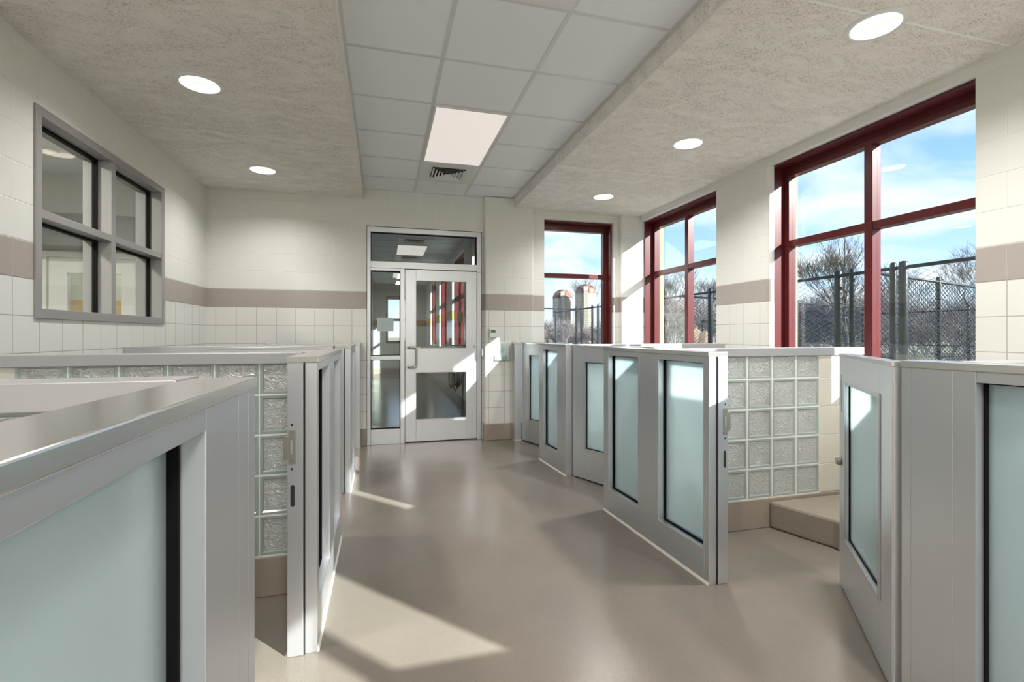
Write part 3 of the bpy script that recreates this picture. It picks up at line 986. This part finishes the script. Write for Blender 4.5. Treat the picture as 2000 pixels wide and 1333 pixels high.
# one glass block, shared by every divider
def make_block_mesh():
    w = 0.0965; d = 0.048; rim = 0.012; rec = 0.006
    mb = MB()
    # outer shell as a ring with inset faces on both sides
    for s in (-1, 1):
        o = [(-w, s * d, -w), (w, s * d, -w), (w, s * d, w), (-w, s * d, w)]
        q = w - rim
        i_ = [(-q, s * d, -q), (q, s * d, -q), (q, s * d, q), (-q, s * d, q)]
        q2 = q - 0.006
        c_ = [(-q2, s * (d - rec), -q2), (q2, s * (d - rec), -q2), (q2, s * (d - rec), q2), (-q2, s * (d - rec), q2)]
        for k in range(4):
            j = (k + 1) % 4
            mb.quad(o[k], o[j], i_[j], i_[k], 0)
            mb.quad(i_[k], i_[j], c_[j], c_[k], 0)
        mb.quad(*c_, 1)
    o0 = [(-w, -d, -w), (w, -d, -w), (w, -d, w), (-w, -d, w)]
    o1 = [(-w, d, -w), (w, d, -w), (w, d, w), (-w, d, w)]
    for k in range(4):
        j = (k + 1) % 4
        mb.quad(o0[k], o0[j], o1[j], o1[k], 0)
    o = mb.build('glass_block', mats=[M_RIM, M_CRINK])
    me = o.data
    bpy.data.objects.remove(o)
    return me
BLOCK = make_block_mesh()

def divider(xa, xw, yf, label, ncol=6, M=0.2032):
    """runs from xa (pen front) to xw (wall); yf = face on the camera's side"""
    s = 1 if xw > xa else -1
    t = thing('glass_block_divider', label, 'divider wall', (xa, yf, 0), 0.0 if s > 0 else math.pi, group='glass block dividers')
    L = abs(xw - xa)
    # in local space the camera-side face is y=0 (s>0) or y=0 with the body at negative y after the half turn
    D = 0.10 if s > 0 else -0.10
    y0, y1 = min(0, D), max(0, D)
    tile0 = L - 0.395 if s > 0 else L - 0.275
    x_start = tile0 - ncol * M
    MB().box(0.0, L, y0 - 0.004, y1 + 0.004, 0.0, 0.2).build('base_curb', M_BASE, t, bevel=0.006)
    tb = MB()
    k = 0; z = 0.2
    rows = [(0.2 + i * B, min(0.2 + (i + 1) * B, PH - 0.05)) for i in range(5)]
    for za, zb in rows:
        tb.box(tile0, L, y0, y1, za + 0.0015, zb - 0.0015)
    tb.build('tile_jamb', M_DIVTILE, t, bevel=0.004)
    mo = MB()
    mo.box(tile0, L - 0.002, y0 + 0.004, y1 - 0.004, 0.2, PH - 0.05)
    for i in range(ncol + 1):
        x = x_start + i * M
        mo.box(x - 0.005, x + 0.005, y0 + 0.003, y1 - 0.003, 0.2, PH - 0.05)
    for j in range(5):
        z = 0.2 + j * B
        for i in range(ncol):
            mo.box(x_start + i * M + 0.005, x_start + (i + 1) * M - 0.005, y0 + 0.003, y1 - 0.003, z - 0.001, z + 0.009)
    if x_start > 0.01:
        mo.box(0.0, x_start - 0.005, y0 + 0.003, y1 - 0.003, 0.2, PH - 0.05)
    mo.build('mortar', M_MORT, t)
    for i in range(ncol):
        for j in range(5):
            o = bpy.data.objects.new('glass_block', BLOCK); COL.objects.link(o); o.parent = t
            o.location = (x_start + (i + 0.5) * M, (y0 + y1) / 2, 0.204 + (j + 0.5) * B)
            if j == 4:
                zt = PH - 0.05; zb = 0.2 + 4 * B + 0.009
                o.scale = (1, 1, (zt - zb) / 0.193); o.location.z = (zt + zb) / 2
    cp = MB()
    cp.box(0.0, L, y0 - 0.012, y1 + 0.012, PH - 0.055, PH)
    cp.build('cap', M_CAPW, t, bevel=0.003)
    return t
M_CAPW = plain('pale satin aluminium cap', (0.46, 0.46, 0.48), 0.42, metal=0.4)

# right-hand pens (window side), named from the far wall towards the camera
p0 = thing('wall_post', 'slim aluminium post fixed to the far pier beside the brochure holder', 'post', (1.575, 5.745, 0), 0)
MB().box(0, 0.085, 0, 0.105, 0, PH - 0.03).build('post_body', M_ALU, p0, bevel=0.002)
MB().box(-0.003, 0.088, -0.003, 0.105, PH - 0.03, PH).build('cap', M_CAP, p0, bevel=0.002)
MB().box(-0.006, 0.091, -0.006, 0.1, 0, 0.010).build('sealant_bead', M_SEAL, p0)
gate((1.668, 5.735), (1.955, 4.885), 'aluminium gate with frosted pane beside the brochure holder, standing ajar', 1)
front_panel((1.590, 4.827), (1.640, 4.180), 'short window-side panel with one narrow frosted pane, between two ajar gates', [(0.10, 0.455)], joints=(0.56, 0.60), strike=('A',))
gate((1.702, 4.158), (2.04, 3.37), 'aluminium gate ajar between the short panel and the two-pane panel', 1)
front_panel((1.605, 3.314), (1.652, 2.165), 'window-side panel with two tall frosted panes in the middle of the right side', [(0.07, 0.470), (0.70, 1.105)], joints=(0.49, 0.68, 1.115), strike=('A', 'B'))
gate((1.800, 1.335), (2.330, 2.000), 'open gate with aqua frosted pane and lock knob at the near right', -1)
front_panel((1.796, 1.300), (1.845, 0.54), 'nearest window-side panel with wide grey stiles, cut by the right photo edge', [(0.217, 0.70)], joints=(0.030, 0.155))
front_panel((1.79, -0.36), (1.84, -1.40), 'window-side panel behind the camera', [(0.07, 0.47), (0.70, 1.08)])
divider(1.765, XR, 4.20, 'glass block divider on the window side, under the middle maroon window')
divider(1.765, XR, 2.715, 'glass block divider seen through the open gate on the window side')
divider(1.955, XR, 1.10, 'glass block divider behind the nearest window-side panel', ncol=5)
divider(1.80, XR, -0.25, 'glass block divider on the window side behind the camera', ncol=5)

# left-hand pens
p1 = thing('wall_post', 'slim aluminium post at the far wall, left of the entrance door', 'post', (-0.38, 5.83, 0), 0)
MB().box(0, 0.115, 0, 0.1, 0, PH - 0.03).build('post_body', M_ALU, p1, bevel=0.002)
MB().box(-0.003, 0.118, -0.003, 0.1, PH - 0.03, PH).build('cap', M_CAP, p1, bevel=0.002)
MB().box(-0.006, 0.121, -0.006, 0.095, 0, 0.010).build('sealant_bead', M_SEAL, p1)
gate((-0.40, 5.78), (-1.24, 5.70), 'gate folded back along the far wall on the left side', 1)
front_panel((-0.266, 4.215), (-0.266, 4.90), 'short left panel nearest the entrance door, seen almost edge on', [(0.25, 0.58)], joints=(0.08,), strike=('A',))
gate((-0.392, 4.125), (-1.25, 4.05), 'gate folded back into the pen behind the second left panel', -1)
front_panel((-0.266, 2.135), (-0.266, 3.305), 'left panel with bronze strike plate on its end and two frosted panes', [(0.05, 0.47), (0.70, 1.10)], joints=(0.49, 0.68), strike=('A',))
gate((-0.395, 1.295), (-1.27, 1.315), 'gate folded back behind the nearest left panel', 1, lock=False)
front_panel((-0.270, 0.20), (-0.270, 1.150), 'nearest left panel with wide teal frosted pane and shiny cap', [(0.02, 0.655)], joints=(0.83, 0.90))
divider(-0.40, XL, 4.22, 'glass block divider on the left side, nearest the entrance door', ncol=6, M=0.1995)
divider(-0.40, XL, 2.65, 'glass block divider on the left side, showing a row of blocks under its cap', ncol=6, M=0.1995)
divider(-0.40, XL, 1.11, 'glass block divider on the left side, meeting the nearest left panel', ncol=6, M=0.1995)

# raised sleeping platform in the near right pen
pf = MB()
pf.prism([(2.545, 2.71), (2.62, 2.50), (2.68, 2.34), (2.72, 1.24), (XR - 0.013, 1.24), (XR - 0.013, 2.71)][::-1], 0.0, 0.182, 'z')
o = pf.build('raised_platform', M_BASE, bevel=0.018)
tag(o, 'low tan raised platform along the window wall behind the open gate', 'platform', kind='structure')

# ------------------------------------------------------------------ small things on the far pier
t = thing('thermostat', 'white thermostat with green display on the far pier', 'thermostat', (1.316, YP, 1.338))
MB().box(-0.041, 0.041, -0.006, 0, -0.058, 0.058).build('back_plate', plain('cream plastic', (0.62, 0.56, 0.46), 0.5), t, bevel=0.002)
MB().box(-0.038, 0.042, -0.028, -0.006, -0.054, 0.056).build('body', M_WHITE, t, bevel=0.004)
MB().box(-0.026, 0.032, -0.0295, -0.028, 0.005, 0.040).build('display', plain('green display', (0.10, 0.19, 0.12), 0.25), t)

t = thing('brochure_holder', 'clear plastic brochure holder with papers, hung below the thermostat', 'paper holder', (1.435, YP, 1.107))
MB().box(-0.128, 0.128, -0.006, 0.0, -0.118, 0.118).build('back_plate', plain('pale plastic', (0.72, 0.72, 0.74), 0.3), t, bevel=0.003)
pk = MB(); pk.box(-0.105, 0.105, -0.026, -0.023, -0.112, 0.085); pk.box(-0.105, -0.102, -0.023, -0.006, -0.112, 0.085); pk.box(0.102, 0.105, -0.023, -0.006, -0.112, 0.085); pk.box(-0.105, 0.105, -0.023, -0.006, -0.115, -0.112)
pk.build('pocket', M_GLASS, t)
MB().box(-0.095, 0.06, -0.0215, -0.0105, -0.111, -0.052).build('card_stack', plain('grey cards', (0.52, 0.52, 0.53), 0.6), t)
pp = MB().box(-0.098, 0.098, -0.0095, -0.0065, -0.10, 0.092).build('sheet', M_PAPER, t)
ln = MB()
for (a, b, c) in ((-0.02, 0.03, 0.02), (0.0, 0.035, 0.028), (-0.03, 0.0, 0.008), (-0.005, 0.02, 0.002), (-0.09, 0.09, 0.088)):
    ln.box(a, b, -0.0101, -0.0096, c - 0.0015, c + 0.0015)
ln.build('print_mark', plain('grey print', (0.30, 0.30, 0.32), 0.6), t)

t = thing('switch_plate', 'grey metal switch box on the edge of the pier right of the entrance door', 'switch', (1.215, 5.892, 1.10))
MB().box(-0.006, 0, -0.034, 0.03, -0.062, 0.062).build('plate', M_STEEL, t, bevel=0.003)
MB().prism([(-0.03, -0.02), (-0.006, -0.024), (-0.006, 0.02), (-0.03, 0.016)], -0.05, 0.05, 'z').build('cover', M_ALUD, t, bevel=0.006)

# sheet of paper stuck on the sidelight glass
o = MB().box(-0.078, 0.118, 0, 0.002, 1.362, 1.522).build('paper_sheet', plain('pale blue paper', (0.60, 0.66, 0.70), 0.6))
o.location = (0, YF + 0.0795, 0)
tag(o, 'pale sheet of paper stuck on the sidelight glass', 'paper')

# ------------------------------------------------------------------ corridor beyond the entrance door
M_CFLOOR = mat_floor('corridor floor', (0.175, 0.155, 0.135), 0.15, 0.10)
CX0, CX1, CY0, CY1 = -0.32, 1.40, YF + 0.24, 16.6
M_CW = mat_block_wall('corridor block', 'Y', 0.0, band=(0.55, 0.34, 0.09))
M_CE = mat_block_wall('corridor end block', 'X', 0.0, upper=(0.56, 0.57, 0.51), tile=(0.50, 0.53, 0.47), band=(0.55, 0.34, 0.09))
structure(MB().box(-4.4, CX1 + 0.3, YF + 0.25, CY1 + 0.2, -0.25, -0.001).build('floor_corridor', M_CFLOOR))
structure(MB().box(CX0 - 0.2, CX0, CY0, CY1, 0, 3.1).build('wall_corridor_left', plain('grey corridor wall', (0.26, 0.265, 0.275), 0.5)))
CWINS = [(6.35, 7.75), (8.55, 10.1), (10.95, 12.5), (13.35, 14.9)]
structure(wall_with_openings('X', CX1, CX1 + 0.25, CY0, CY1, 0, 3.1, [(a, b, SILL, HEAD) for a, b in CWINS]).build('wall_corridor_right', M_CW))
structure(wall_with_openings('Y', CY1, CY1 + 0.2, CX0 - 0.2, CX1 + 0.25, 0, 3.1, [(0.08, 0.95, 1.02, 2.62)]).build('wall_corridor_end', M_CE))
structure(MB().box(CX0, CX1, CY1 - 0.012, CY1, 0, B).build('baseboard_corridor_end', M_BASE))
structure(MB().box(CX1 - 0.012, CX1, CY0, CY1, 0, B * 0.7).build('baseboard_corridor', M_BASE))
cc = structure(MB().box(CX0 - 0.2, CX1 + 0.25, CY0, CY1 + 0.2, 3.03, 3.15).build('ceiling_corridor', M_TILE))
gb = MB()
for x in (0.24, 0.85): gb.box(x - 0.012, x + 0.012, CY0, CY1, 3.024, 3.03)
for k in range(17): gb.box(CX0, CX1, CY0 + 0.4 + k * T - 0.012, CY0 + 0.4 + k * T + 0.012, 3.025, 3.03)
gb.build('ceiling_grid', M_GRID, cc)
for i, (a, b) in enumerate(CWINS):
    window('window_%d' % (i + 7), (CX1, b, 0), -math.pi / 2, b - a, SILL, HEAD, True)
window('window_11', (0.08, CY1, 0), 0.0, 0.87, 1.02, 2.62, False, (1.78, 1.86))
def corr_troffer(y, label):
    t = troffer(0.24, y, label); t.location.z = 3.03
corr_troffer(9.3, 'lit troffer in the corridor ceiling seen through the transom')
corr_troffer(13.6, 'lit troffer far down the corridor')
d = diffuser(0.24, 8.62, 'white air diffuser nearer than the corridor troffer'); d.location.z = 3.03
d = diffuser(0.24, 10.6, 'white air diffuser beyond the corridor troffer'); d.location.z = 3.03
# grey steel door standing open against the corridor's left wall
o = MB().box(CX0 + 0.004, CX0 + 0.055, 6.5, 7.45, 0.001, 2.1).build('steel_door', plain('grey steel', (0.24, 0.25, 0.27), 0.4), bevel=0.003)
tag(o, 'grey steel door leaf standing open along the corridor left wall', 'door', kind='thing')

# hose with spray gun hung on the corridor wall, with a yellow float hanging above
t = thing('washdown_hose', 'beige hose with black spray gun hung on the corridor wall', 'hose', (CX1 - 0.10, 8.40, 0))
hz = MB()
for k in range(5):
    xo, yo = -0.02 - 0.035 * k, 0.03 * (k % 3) - 0.02
    zb = 0.42 - 0.05 * (k % 3)
    hz.tube([(xo, yo, 1.10), (xo - 0.02, yo, 0.85), (xo - 0.03, yo + 0.02, 0.60), (xo - 0.01, yo + 0.03, zb + 0.05), (xo + 0.02, yo + 0.04, zb), (xo + 0.05, yo + 0.05, zb + 0.06), (xo + 0.06, yo + 0.06, 0.75), (xo + 0.05, yo + 0.05, 1.10)], 0.015, 8)
hz.tube([(0.06, -0.06, 1.1), (0.05, -0.07, 0.6), (0.03, -0.08, 0.02)], 0.017, 8)
hz.tube([(-0.10, -0.03, 1.10), (-0.11, -0.05, 0.85), (-0.12, -0.07, 0.66)], 0.015, 8)
hz.build('hose_coil', M_HOSE, t)
MB().tube([(0.095, 0.0, 1.12), (-0.14, 0.0, 1.12), (-0.16, 0.0, 1.17), (-0.16, 0.0, 1.26)], 0.022, 10).build('tap', M_STEEL, t)
g = MB(); g.tube([(-0.12, -0.08, 0.66), (-0.13, -0.10, 0.44)], 0.028, 10); g.tube([(-0.20, -0.10, 0.42), (-0.03, -0.10, 0.46)], 0.024, 10)
g.build('spray_gun', M_SPRAY, t)
t = thing('yellow_float', 'yellow plastic float hanging on the corridor wall above the hose', 'float', (CX1 - 0.10, 8.35, 1.63))
MB().lathe([(0.0, -0.11), (0.035, -0.10), (0.05, -0.06), (0.052, 0.0), (0.048, 0.06), (0.03, 0.10), (0.0, 0.11)], n=16).build('body', M_YELLOW, t)
MB().tube([(0, 0, 0.10), (0.03, 0, 0.26), (0.095, 0, 0.26)], 0.008, 6).build('cord', M_SPRAY, t)
# floor drain
o = MB().lathe([(0.0, 0.004), (0.10, 0.004), (0.115, 0.0)], n=32).build('floor_drain', plain('dark drain', (0.10, 0.09, 0.08), 0.4, metal=0.6))
o.location = (0.45, 8.9, -0.001)
tag(o, 'round dark floor drain in the corridor beyond the door', 'drain')

# ------------------------------------------------------------------ room behind the observation window
M_OW = plain('grey painted wall', (0.56, 0.555, 0.53), 0.7)
M_DGREY = plain('dark grey bulkhead', (0.14, 0.14, 0.14), 0.7)
AX0, AY0, AY1 = -4.3, 1.6, 6.05
structure(MB().box(AX0 - 0.15, XL - 0.2, AY0 - 0.15, AY1 + 2.6, -0.2, 0.0).build('floor_adjoining', M_FLOOR))
structure(MB().box(AX0 - 0.15, AX0, AY0 - 0.15, AY1, 0, 3.1).build('wall_adjoining_left', M_OW))
structure(MB().box(AX0, XL - 0.2, AY0 - 0.15, AY0, 0, 3.1).build('wall_adjoining_near', M_OW))
structure(wall_with_openings('Y', AY1, AY1 + 0.15, AX0 - 0.15, XL - 0.2, 0, 3.1, [(-3.42, -2.52, 0, 2.19)]).build('wall_adjoining_far', M_OW))
structure(MB().box(AX0 - 0.15, XL - 0.2, AY0 - 0.15, AY1 + 2.6, 3.0, 3.1).build('ceiling_adjoining', M_TILE))
structure(MB().box(AX0, XL - 0.2, AY1 - 0.35, AY1, 2.20, 2.52).build('trim_1', M_DGREY))
# its door, white with a glass light
t = thing('door_2', None, None, (-3.42, AY1, 0), kind='structure')
fr = MB(); fr.box(0, 0.05, -0.02, 0.12, 0, 2.19); fr.box(0.85, 0.90, -0.02, 0.12, 0, 2.19); fr.box(0.05, 0.85, -0.02, 0.12, 2.13, 2.19)
fr.build('frame', M_WHITE, t, bevel=0.003)
lf = MB(); lf.box(0.055, 0.22, 0.01, 0.055, 0.01, 2.125); lf.box(0.70, 0.845, 0.01, 0.055, 0.01, 2.125); lf.box(0.22, 0.70, 0.01, 0.055, 1.97, 2.125); lf.box(0.22, 0.70, 0.01, 0.055, 0.01, 0.9)
lf.build('leaf', M_WHITE, t, bevel=0.002)
MB().box(0.22, 0.70, 0.03, 0.036, 0.9, 1.97).build('pane', M_GLASS, t)
# passage beyond it with an amber band
M_AMB = mat_block_wall('passage block', 'X', 0.0, upper=(0.42, 0.40, 0.34), tile=(0.42, 0.40, 0.34), band=(0.40, 0.25, 0.08))
structure(MB().box(AX0 - 0.15, -0.5, AY1 + 2.4, AY1 + 2.6, 0, 3.1).build('wall_passage', M_AMB))
structure(MB().box(AX0 - 0.3, AX0 - 0.15, AY1, AY1 + 2.6, 0, 3.1).build('wall_passage_left', M_OW))
t = dup([o for o in bpy.data.objects if o.name == 'recessed_downlight'][0], (-3.0, 5.3, 3.0), 0.0, 'lit round downlight seen through the observation window', 'downlights beyond the observation window')
def area_light(name, loc, size, power, parent=None, color=(1, 0.93, 0.84)):
    ld = bpy.data.lights.new(name, 'AREA'); ld.shape = 'DISK'; ld.size = size; ld.energy = power; ld.color = color
    lo = bpy.data.objects.new(name, ld); COL.objects.link(lo); lo.location = loc
    return lo
area_light('passage_fill', (-3.0, AY1 + 1.2, 2.95), 0.2, 30)  # fill light without a fixture, brightens the passage
area_light('adjoining_fill', (-3.1, 3.2, 2.97), 0.3, 45)  # bare fill light, added to brighten the room behind the observation window

# ------------------------------------------------------------------ outside: ground, fences, trees, silos
M_GND = plain('dry winter grass', (0.20, 0.175, 0.11), 0.95, bump=0.6, bscale=14, var=0.35)
M_PAD = plain('concrete run', (0.60, 0.58, 0.54), 0.9, var=0.1, bscale=6)
structure(MB().box(-60, 260, -90, 260, -0.6, -0.32).build('ground', M_GND))
structure(MB().box(XO + 0.09, 6.75, -6, 17.5, -0.32, -0.12).build('path_runs', M_PAD))

def chain_mesh(name, W, z0, z1, parent, a=0.076, r=0.0045):
    """woven wire: upright zigzag wires a half pitch apart, bent round one another"""
    n = int(W / a); h = a * 0.5
    nz = int((z1 - z0) / h)
    v, f = [], []
    for i in range(n):
        xc = (i + 0.5) * a
        base = len(v)
        for k in range(nz + 1):
            s = 1 if (k + i) % 2 == 0 else -1
            # neighbouring wires meet at the same bends
            x = xc + s * (a * 0.5)
            y = 0.004 * s
            z = z0 + k * h
            for q in range(3):
                an = 2 * math.pi * q / 3
                v.append((x + r * math.cos(an), y + r * math.sin(an), z))
        for k in range(nz):
            for q in range(3):
                A_ = base + k * 3 + q; B_ = base + k * 3 + (q + 1) % 3
                f.append((A_, B_, B_ + 3, A_ + 3))
    me = bpy.data.meshes.new(name); me.from_pydata(v, [], f); me.materials.append(M_WIRE)
    o = bpy.data.objects.new(name, me); COL.objects.link(o); o.parent = parent
    return o

def fence(A, Bp, label, posts, top=2.2, base=-0.30, mids=(), fat=(), wire=0.0045, a=0.076):
    P, rz, L = panel_local(A, Bp)
    t = thing('chain_link_fence', label, 'fence', P, rz, group='black chain-link fences')
    chain_mesh('wire_mesh', L, base + 0.08, top, t, a, wire)
    rl = MB(); rl.tube([(0, 0.03, top), (L, 0.03, top)], 0.024, 8)
    for m in mids: rl.tube([(0, 0.03, m), (L, 0.03, m)], 0.016, 8)
    rl.tube([(0, 0.03, base + 0.1), (L, 0.03, base + 0.1)], 0.016, 8)
    rl.build('rail', M_FENCE, t)
    for x in posts:
        R = 0.052 if x in fat else 0.036
        p = MB(); p.tube([(x, 0.03, base - 0.05), (x, 0.03, top + 0.05), (x, 0.03, top + 0.075), (x, 0.03, top + 0.085)], [R, R, R * 0.8, R * 0.25], 12)
        p.build('post', M_FENCE, t)
    return t
FX = 6.6
YA, YZ = 1.5, 17.9
fp = [y - YA for y in (2.4, 4.73, 4.86, 5.44, 5.66, 8.56, 11.5, 13.97, 14.4, 15.3, 17.85)]
fence((FX, YA), (FX, YZ), 'long black chain-link fence running along the window side', fp, fat=(fp[1], fp[4], fp[5]))
fence((FX + 0.06, 5.2), (FX + 8.6, 7.65), 'black chain-link fence branching away, seen in the near maroon window', [2.4, 4.8, 7.2, 8.9], mids=(0.9,), wire=0.006)
fence((FX + 0.06, 9.6), (FX + 8.6, 12.05), 'black chain-link fence branching away, seen in the middle maroon window', [2.4, 4.8, 7.2, 8.9], mids=(0.9,), wire=0.006)
fence((2.2, 15.3), (FX - 0.1, 15.3), 'black chain-link fence crossing in front of the silos', [0.9, 2.6, 2.9, 4.2], wire=0.0045, mids=(1.0,))
fence((FX + 9.0, 0.5), (FX + 9.0, 21.0), 'far black chain-link fence parallel to the building', [0.1, 3, 6, 9, 12, 15, 18, 20.4], wire=0.006, a=0.1, top=2.0, mids=(1.0,))

# silos
M_SILO = plain('stave silo concrete', (0.36, 0.33, 0.27), 0.9, bump=0.3, bscale=2, var=0.25)
def mat_rust():
    m, N, L, p = new_mat('rusty dome sheet')
    tc = N.new('ShaderNodeTexCoord'); nz = N.new('ShaderNodeTexNoise'); nz.inputs['Scale'].default_value = 0.9; nz.inputs['Detail'].default_value = 6
    L.new(tc.outputs['Object'], nz.inputs['Vector'])
    r = N.new('ShaderNodeValToRGB'); r.color_ramp.elements[0].position = 0.40; r.color_ramp.elements[0].color = (0.09, 0.028, 0.015, 1)
    r.color_ramp.elements[1].position = 0.62; r.color_ramp.elements[1].color = (0.22, 0.14, 0.10, 1)
    L.new(nz.outputs['Fac'], r.inputs[0]); L.new(r.outputs[0], p.inputs['Base Color']); p.inputs['Roughness'].default_value = 0.6
    return m
M_RUST = mat_rust()
def silo(u, d, R, top, label):
    tt = (u - 1000) / 936.0
    s_, c_ = math.sin(0.262), math.cos(0.262)
    x, y = d * (s_ + tt * c_), d * (c_ - tt * s_)
    t = thing('silo', label, 'silo', (x, y, -0.32), math.atan2(-y, -x))
    H = top - R * 0.92 + 0.32
    MB().lathe([(R, 0), (R, H)], n=40).build('barrel', M_SILO, t, recalc=False)
    hp = MB()
    for k in range(14): hp.lathe([(R + 0.03, H * (k + 0.5) / 14), (R + 0.06, H * (k + 0.5) / 14 + 0.06), (R + 0.03, H * (k + 0.5) / 14 + 0.12)], n=40)
    hp.build('hoop', plain('hoop iron', (0.30, 0.28, 0.24), 0.6), t, recalc=False)
    MB().lathe([(R * 1.03 * math.cos(a), H + R * 0.92 * math.sin(a)) for a in [math.pi / 2 * i / 10 for i in range(11)]], n=40).build('dome', M_RUST, t, recalc=False)
    ch = MB(); ch.box(R * 0.94, R * 1.22, -0.42 , 0.42, 0, H + 0.5)
    ch.prism([(R * 0.7, H + 0.5), (R * 1.24, H + 0.5), (R * 0.9, H + 1.4)], -0.45, 0.45, 'y')
    ch.build('chute', M_SILO, t)
    return t
silo(1099, 110, 2.25, 11.7, 'left stave silo with rusty dome seen through the far window')
silo(1144, 104, 2.25, 12.3, 'right stave silo with rusty dome and bare tree behind')

# bare trees and thicket
def bare_tree(name, label, cat, x, y, h, seed, spread=0.55, depth=6, mat=None, r0=0.12, group=None, trunk=0.28, thick=0.62, z=-0.32, kids=(2, 3)):
    rnd = random.Random(seed)
    t = thing(name, label, cat, (x, y, z), rnd.random() * 6.28, group=group)
    tb, bb = MB(), MB()
    def grow(p, d, ln, r, k, mb):
        n = 3
        pts, rs = [p], [r]; q = p.copy(); dd = d.copy()
        for i in range(n):
            dd = (dd + Vector((rnd.uniform(-.16, .16), rnd.uniform(-.16, .16), rnd.uniform(-.02, .12)))).normalized()
            q = q + dd * (ln / n); pts.append(q.copy()); rs.append(r * (1 - 0.32 * (i + 1) / n))
        mb.tube([tuple(a) for a in pts], rs, 6 if k == 0 else (4 if k < 3 else 3), caps=False)
        if k >= depth: return
        c = rnd.randint(*kids)
        for j in range(c):
            ax = Vector((rnd.uniform(-1, 1), rnd.uniform(-1, 1), rnd.uniform(-0.2, 0.5))).normalized()
            nd = (dd * (1 - spread * 0.5) + ax * spread + Vector((0, 0, 0.12))).normalized()
            s = rnd.uniform(0.45, 1.0)
            st = pts[1] * (1 - s) + pts[-1] * s if k > 0 else pts[2] * (1 - s) + pts[-1] * s
            grow(st, nd, ln * rnd.uniform(0.62, 0.86), max(rs[-1] * thick * rnd.uniform(0.8, 1.1), 0.006), k + 1, bb)
        grow(q, dd, ln * 0.78, rs[-1], k + 1, bb)
    grow(Vector((0, 0, 0)), Vector((rnd.uniform(-.08, .08), rnd.uniform(-.08, .08), 1)), h * trunk, r0, 0, tb)
    tb.build('trunk', mat, t, recalc=False)
    bb.build('branches', mat, t, recalc=False)
    return t
M_BARK = plain('grey bark', (0.075, 0.064, 0.055), 0.9)
M_TWIG = plain('brown twigs', (0.27, 0.235, 0.23), 0.95)
s_, c_ = math.sin(0.262), math.cos(0.262)
def at(u, d):
    tt = (u - 1000) / 936.0
    return d * (s_ + tt * c_), d * (c_ - tt * s_)
for (u, d, h, sd, lab) in ((1655, 26, 7.2, 3, 'bare tree with spreading branches in the left panes of the near maroon window'),
                           (1925, 24, 6.6, 8, 'bare tree at the right edge of the near maroon window'),
                           (1745, 40, 7.4, 11, 'bare tree behind the mullion of the near maroon window'),
                           (1300, 38, 7.2, 21, 'bare tree in the left panes of the middle maroon window'),
                           (1385, 44, 7.0, 25, 'bare tree in the right panes of the middle maroon window'),
                           (1150, 122, 17, 31, 'bare tree rising behind the right silo')):
    x, y = at(u, d)
    bare_tree('bare_tree', lab, 'tree', x, y, h, sd, mat=M_BARK, r0=0.02 * h, group=None, depth=6)
def thicket():
    srcs = []
    for sd in (77, 78, 79):
        o = bare_tree('shrub_source', None, None, 0, 0, 4.6, sd, spread=0.8, depth=5, mat=M_TWIG, r0=0.06, trunk=0.20, thick=0.78, z=0, kids=(3, 4))
        vs, fs = [], []
        for ch in [x for x in bpy.data.objects if x.parent == o]:
            n = len(vs); vs += [v.co.copy() for v in ch.data.vertices]; fs += [tuple(n + i for i in p.vertices) for p in ch.data.polygons]
            bpy.data.objects.remove(ch)
        bpy.data.objects.remove(o)
        srcs.append((vs, fs))
    rs = random.Random(5)
    spots = []
    for u in range(1050, 1215, 9): spots.append((u, 62 + rs.uniform(-6, 6), 1.0))
    for u in range(1240, 1440, 12): spots.append((u, 40 + rs.uniform(-4, 4), 1.25))
    for u in range(1530, 2040, 13): spots.append((u, 34 + rs.uniform(-3, 5), 1.2))
    V, F = [], []
    for (u, d, sc) in spots:
        x, y = at(u, d); vs, fs = rs.choice(srcs)
        a = rs.uniform(0, 6.28); q = sc * rs.uniform(0.75, 1.5)
        n = len(V); ca, sa = math.cos(a), math.sin(a)
        V += [(x + q * 1.2 * (v.x * ca - v.y * sa), y + q * 1.2 * (v.x * sa + v.y * ca), -1.3 + q * 1.1 * v.z) for v in vs]
        F += [tuple(n + i for i in f) for f in fs]
    me = bpy.data.meshes.new('undergrowth'); me.from_pydata(V, [], F); me.materials.append(M_TWIG)
    o = bpy.data.objects.new('undergrowth', me); COL.objects.link(o)
    tag(o, 'bare brown winter thicket in a belt beyond the fences', 'thicket', kind='stuff')
thicket()
# boulder beyond the middle window
mb = MB(); rb = random.Random(2)
bmx = bmesh.new(); bmesh.ops.create_icosphere(bmx, subdivisions=3, radius=1.0)
for v in bmx.verts:
    k = 1 + rb.uniform(-.10, .10); v.co = Vector((v.co.x * 0.95 * k, v.co.y * 0.8 * k, max(v.co.z, -0.5) * 0.95 * k))
    if v.co.z > 0: v.co.x *= 1 - 0.5 * v.co.z; v.co.y *= 1 - 0.5 * v.co.z
me = bpy.data.meshes.new('boulder'); bmx.to_mesh(me); bmx.free(); me.materials.append(plain('tan rock', (0.26, 0.19, 0.13), 0.95, bump=0.6, bscale=5, var=0.3))
o = bpy.data.objects.new('boulder', me); COL.objects.link(o)
x, y = at(1362, 13.5); o.location = (x, y, 0.05); o.scale = (1, 1, 1.6)
tag(o, 'tan boulder behind the fence seen in the middle maroon window', 'rock')
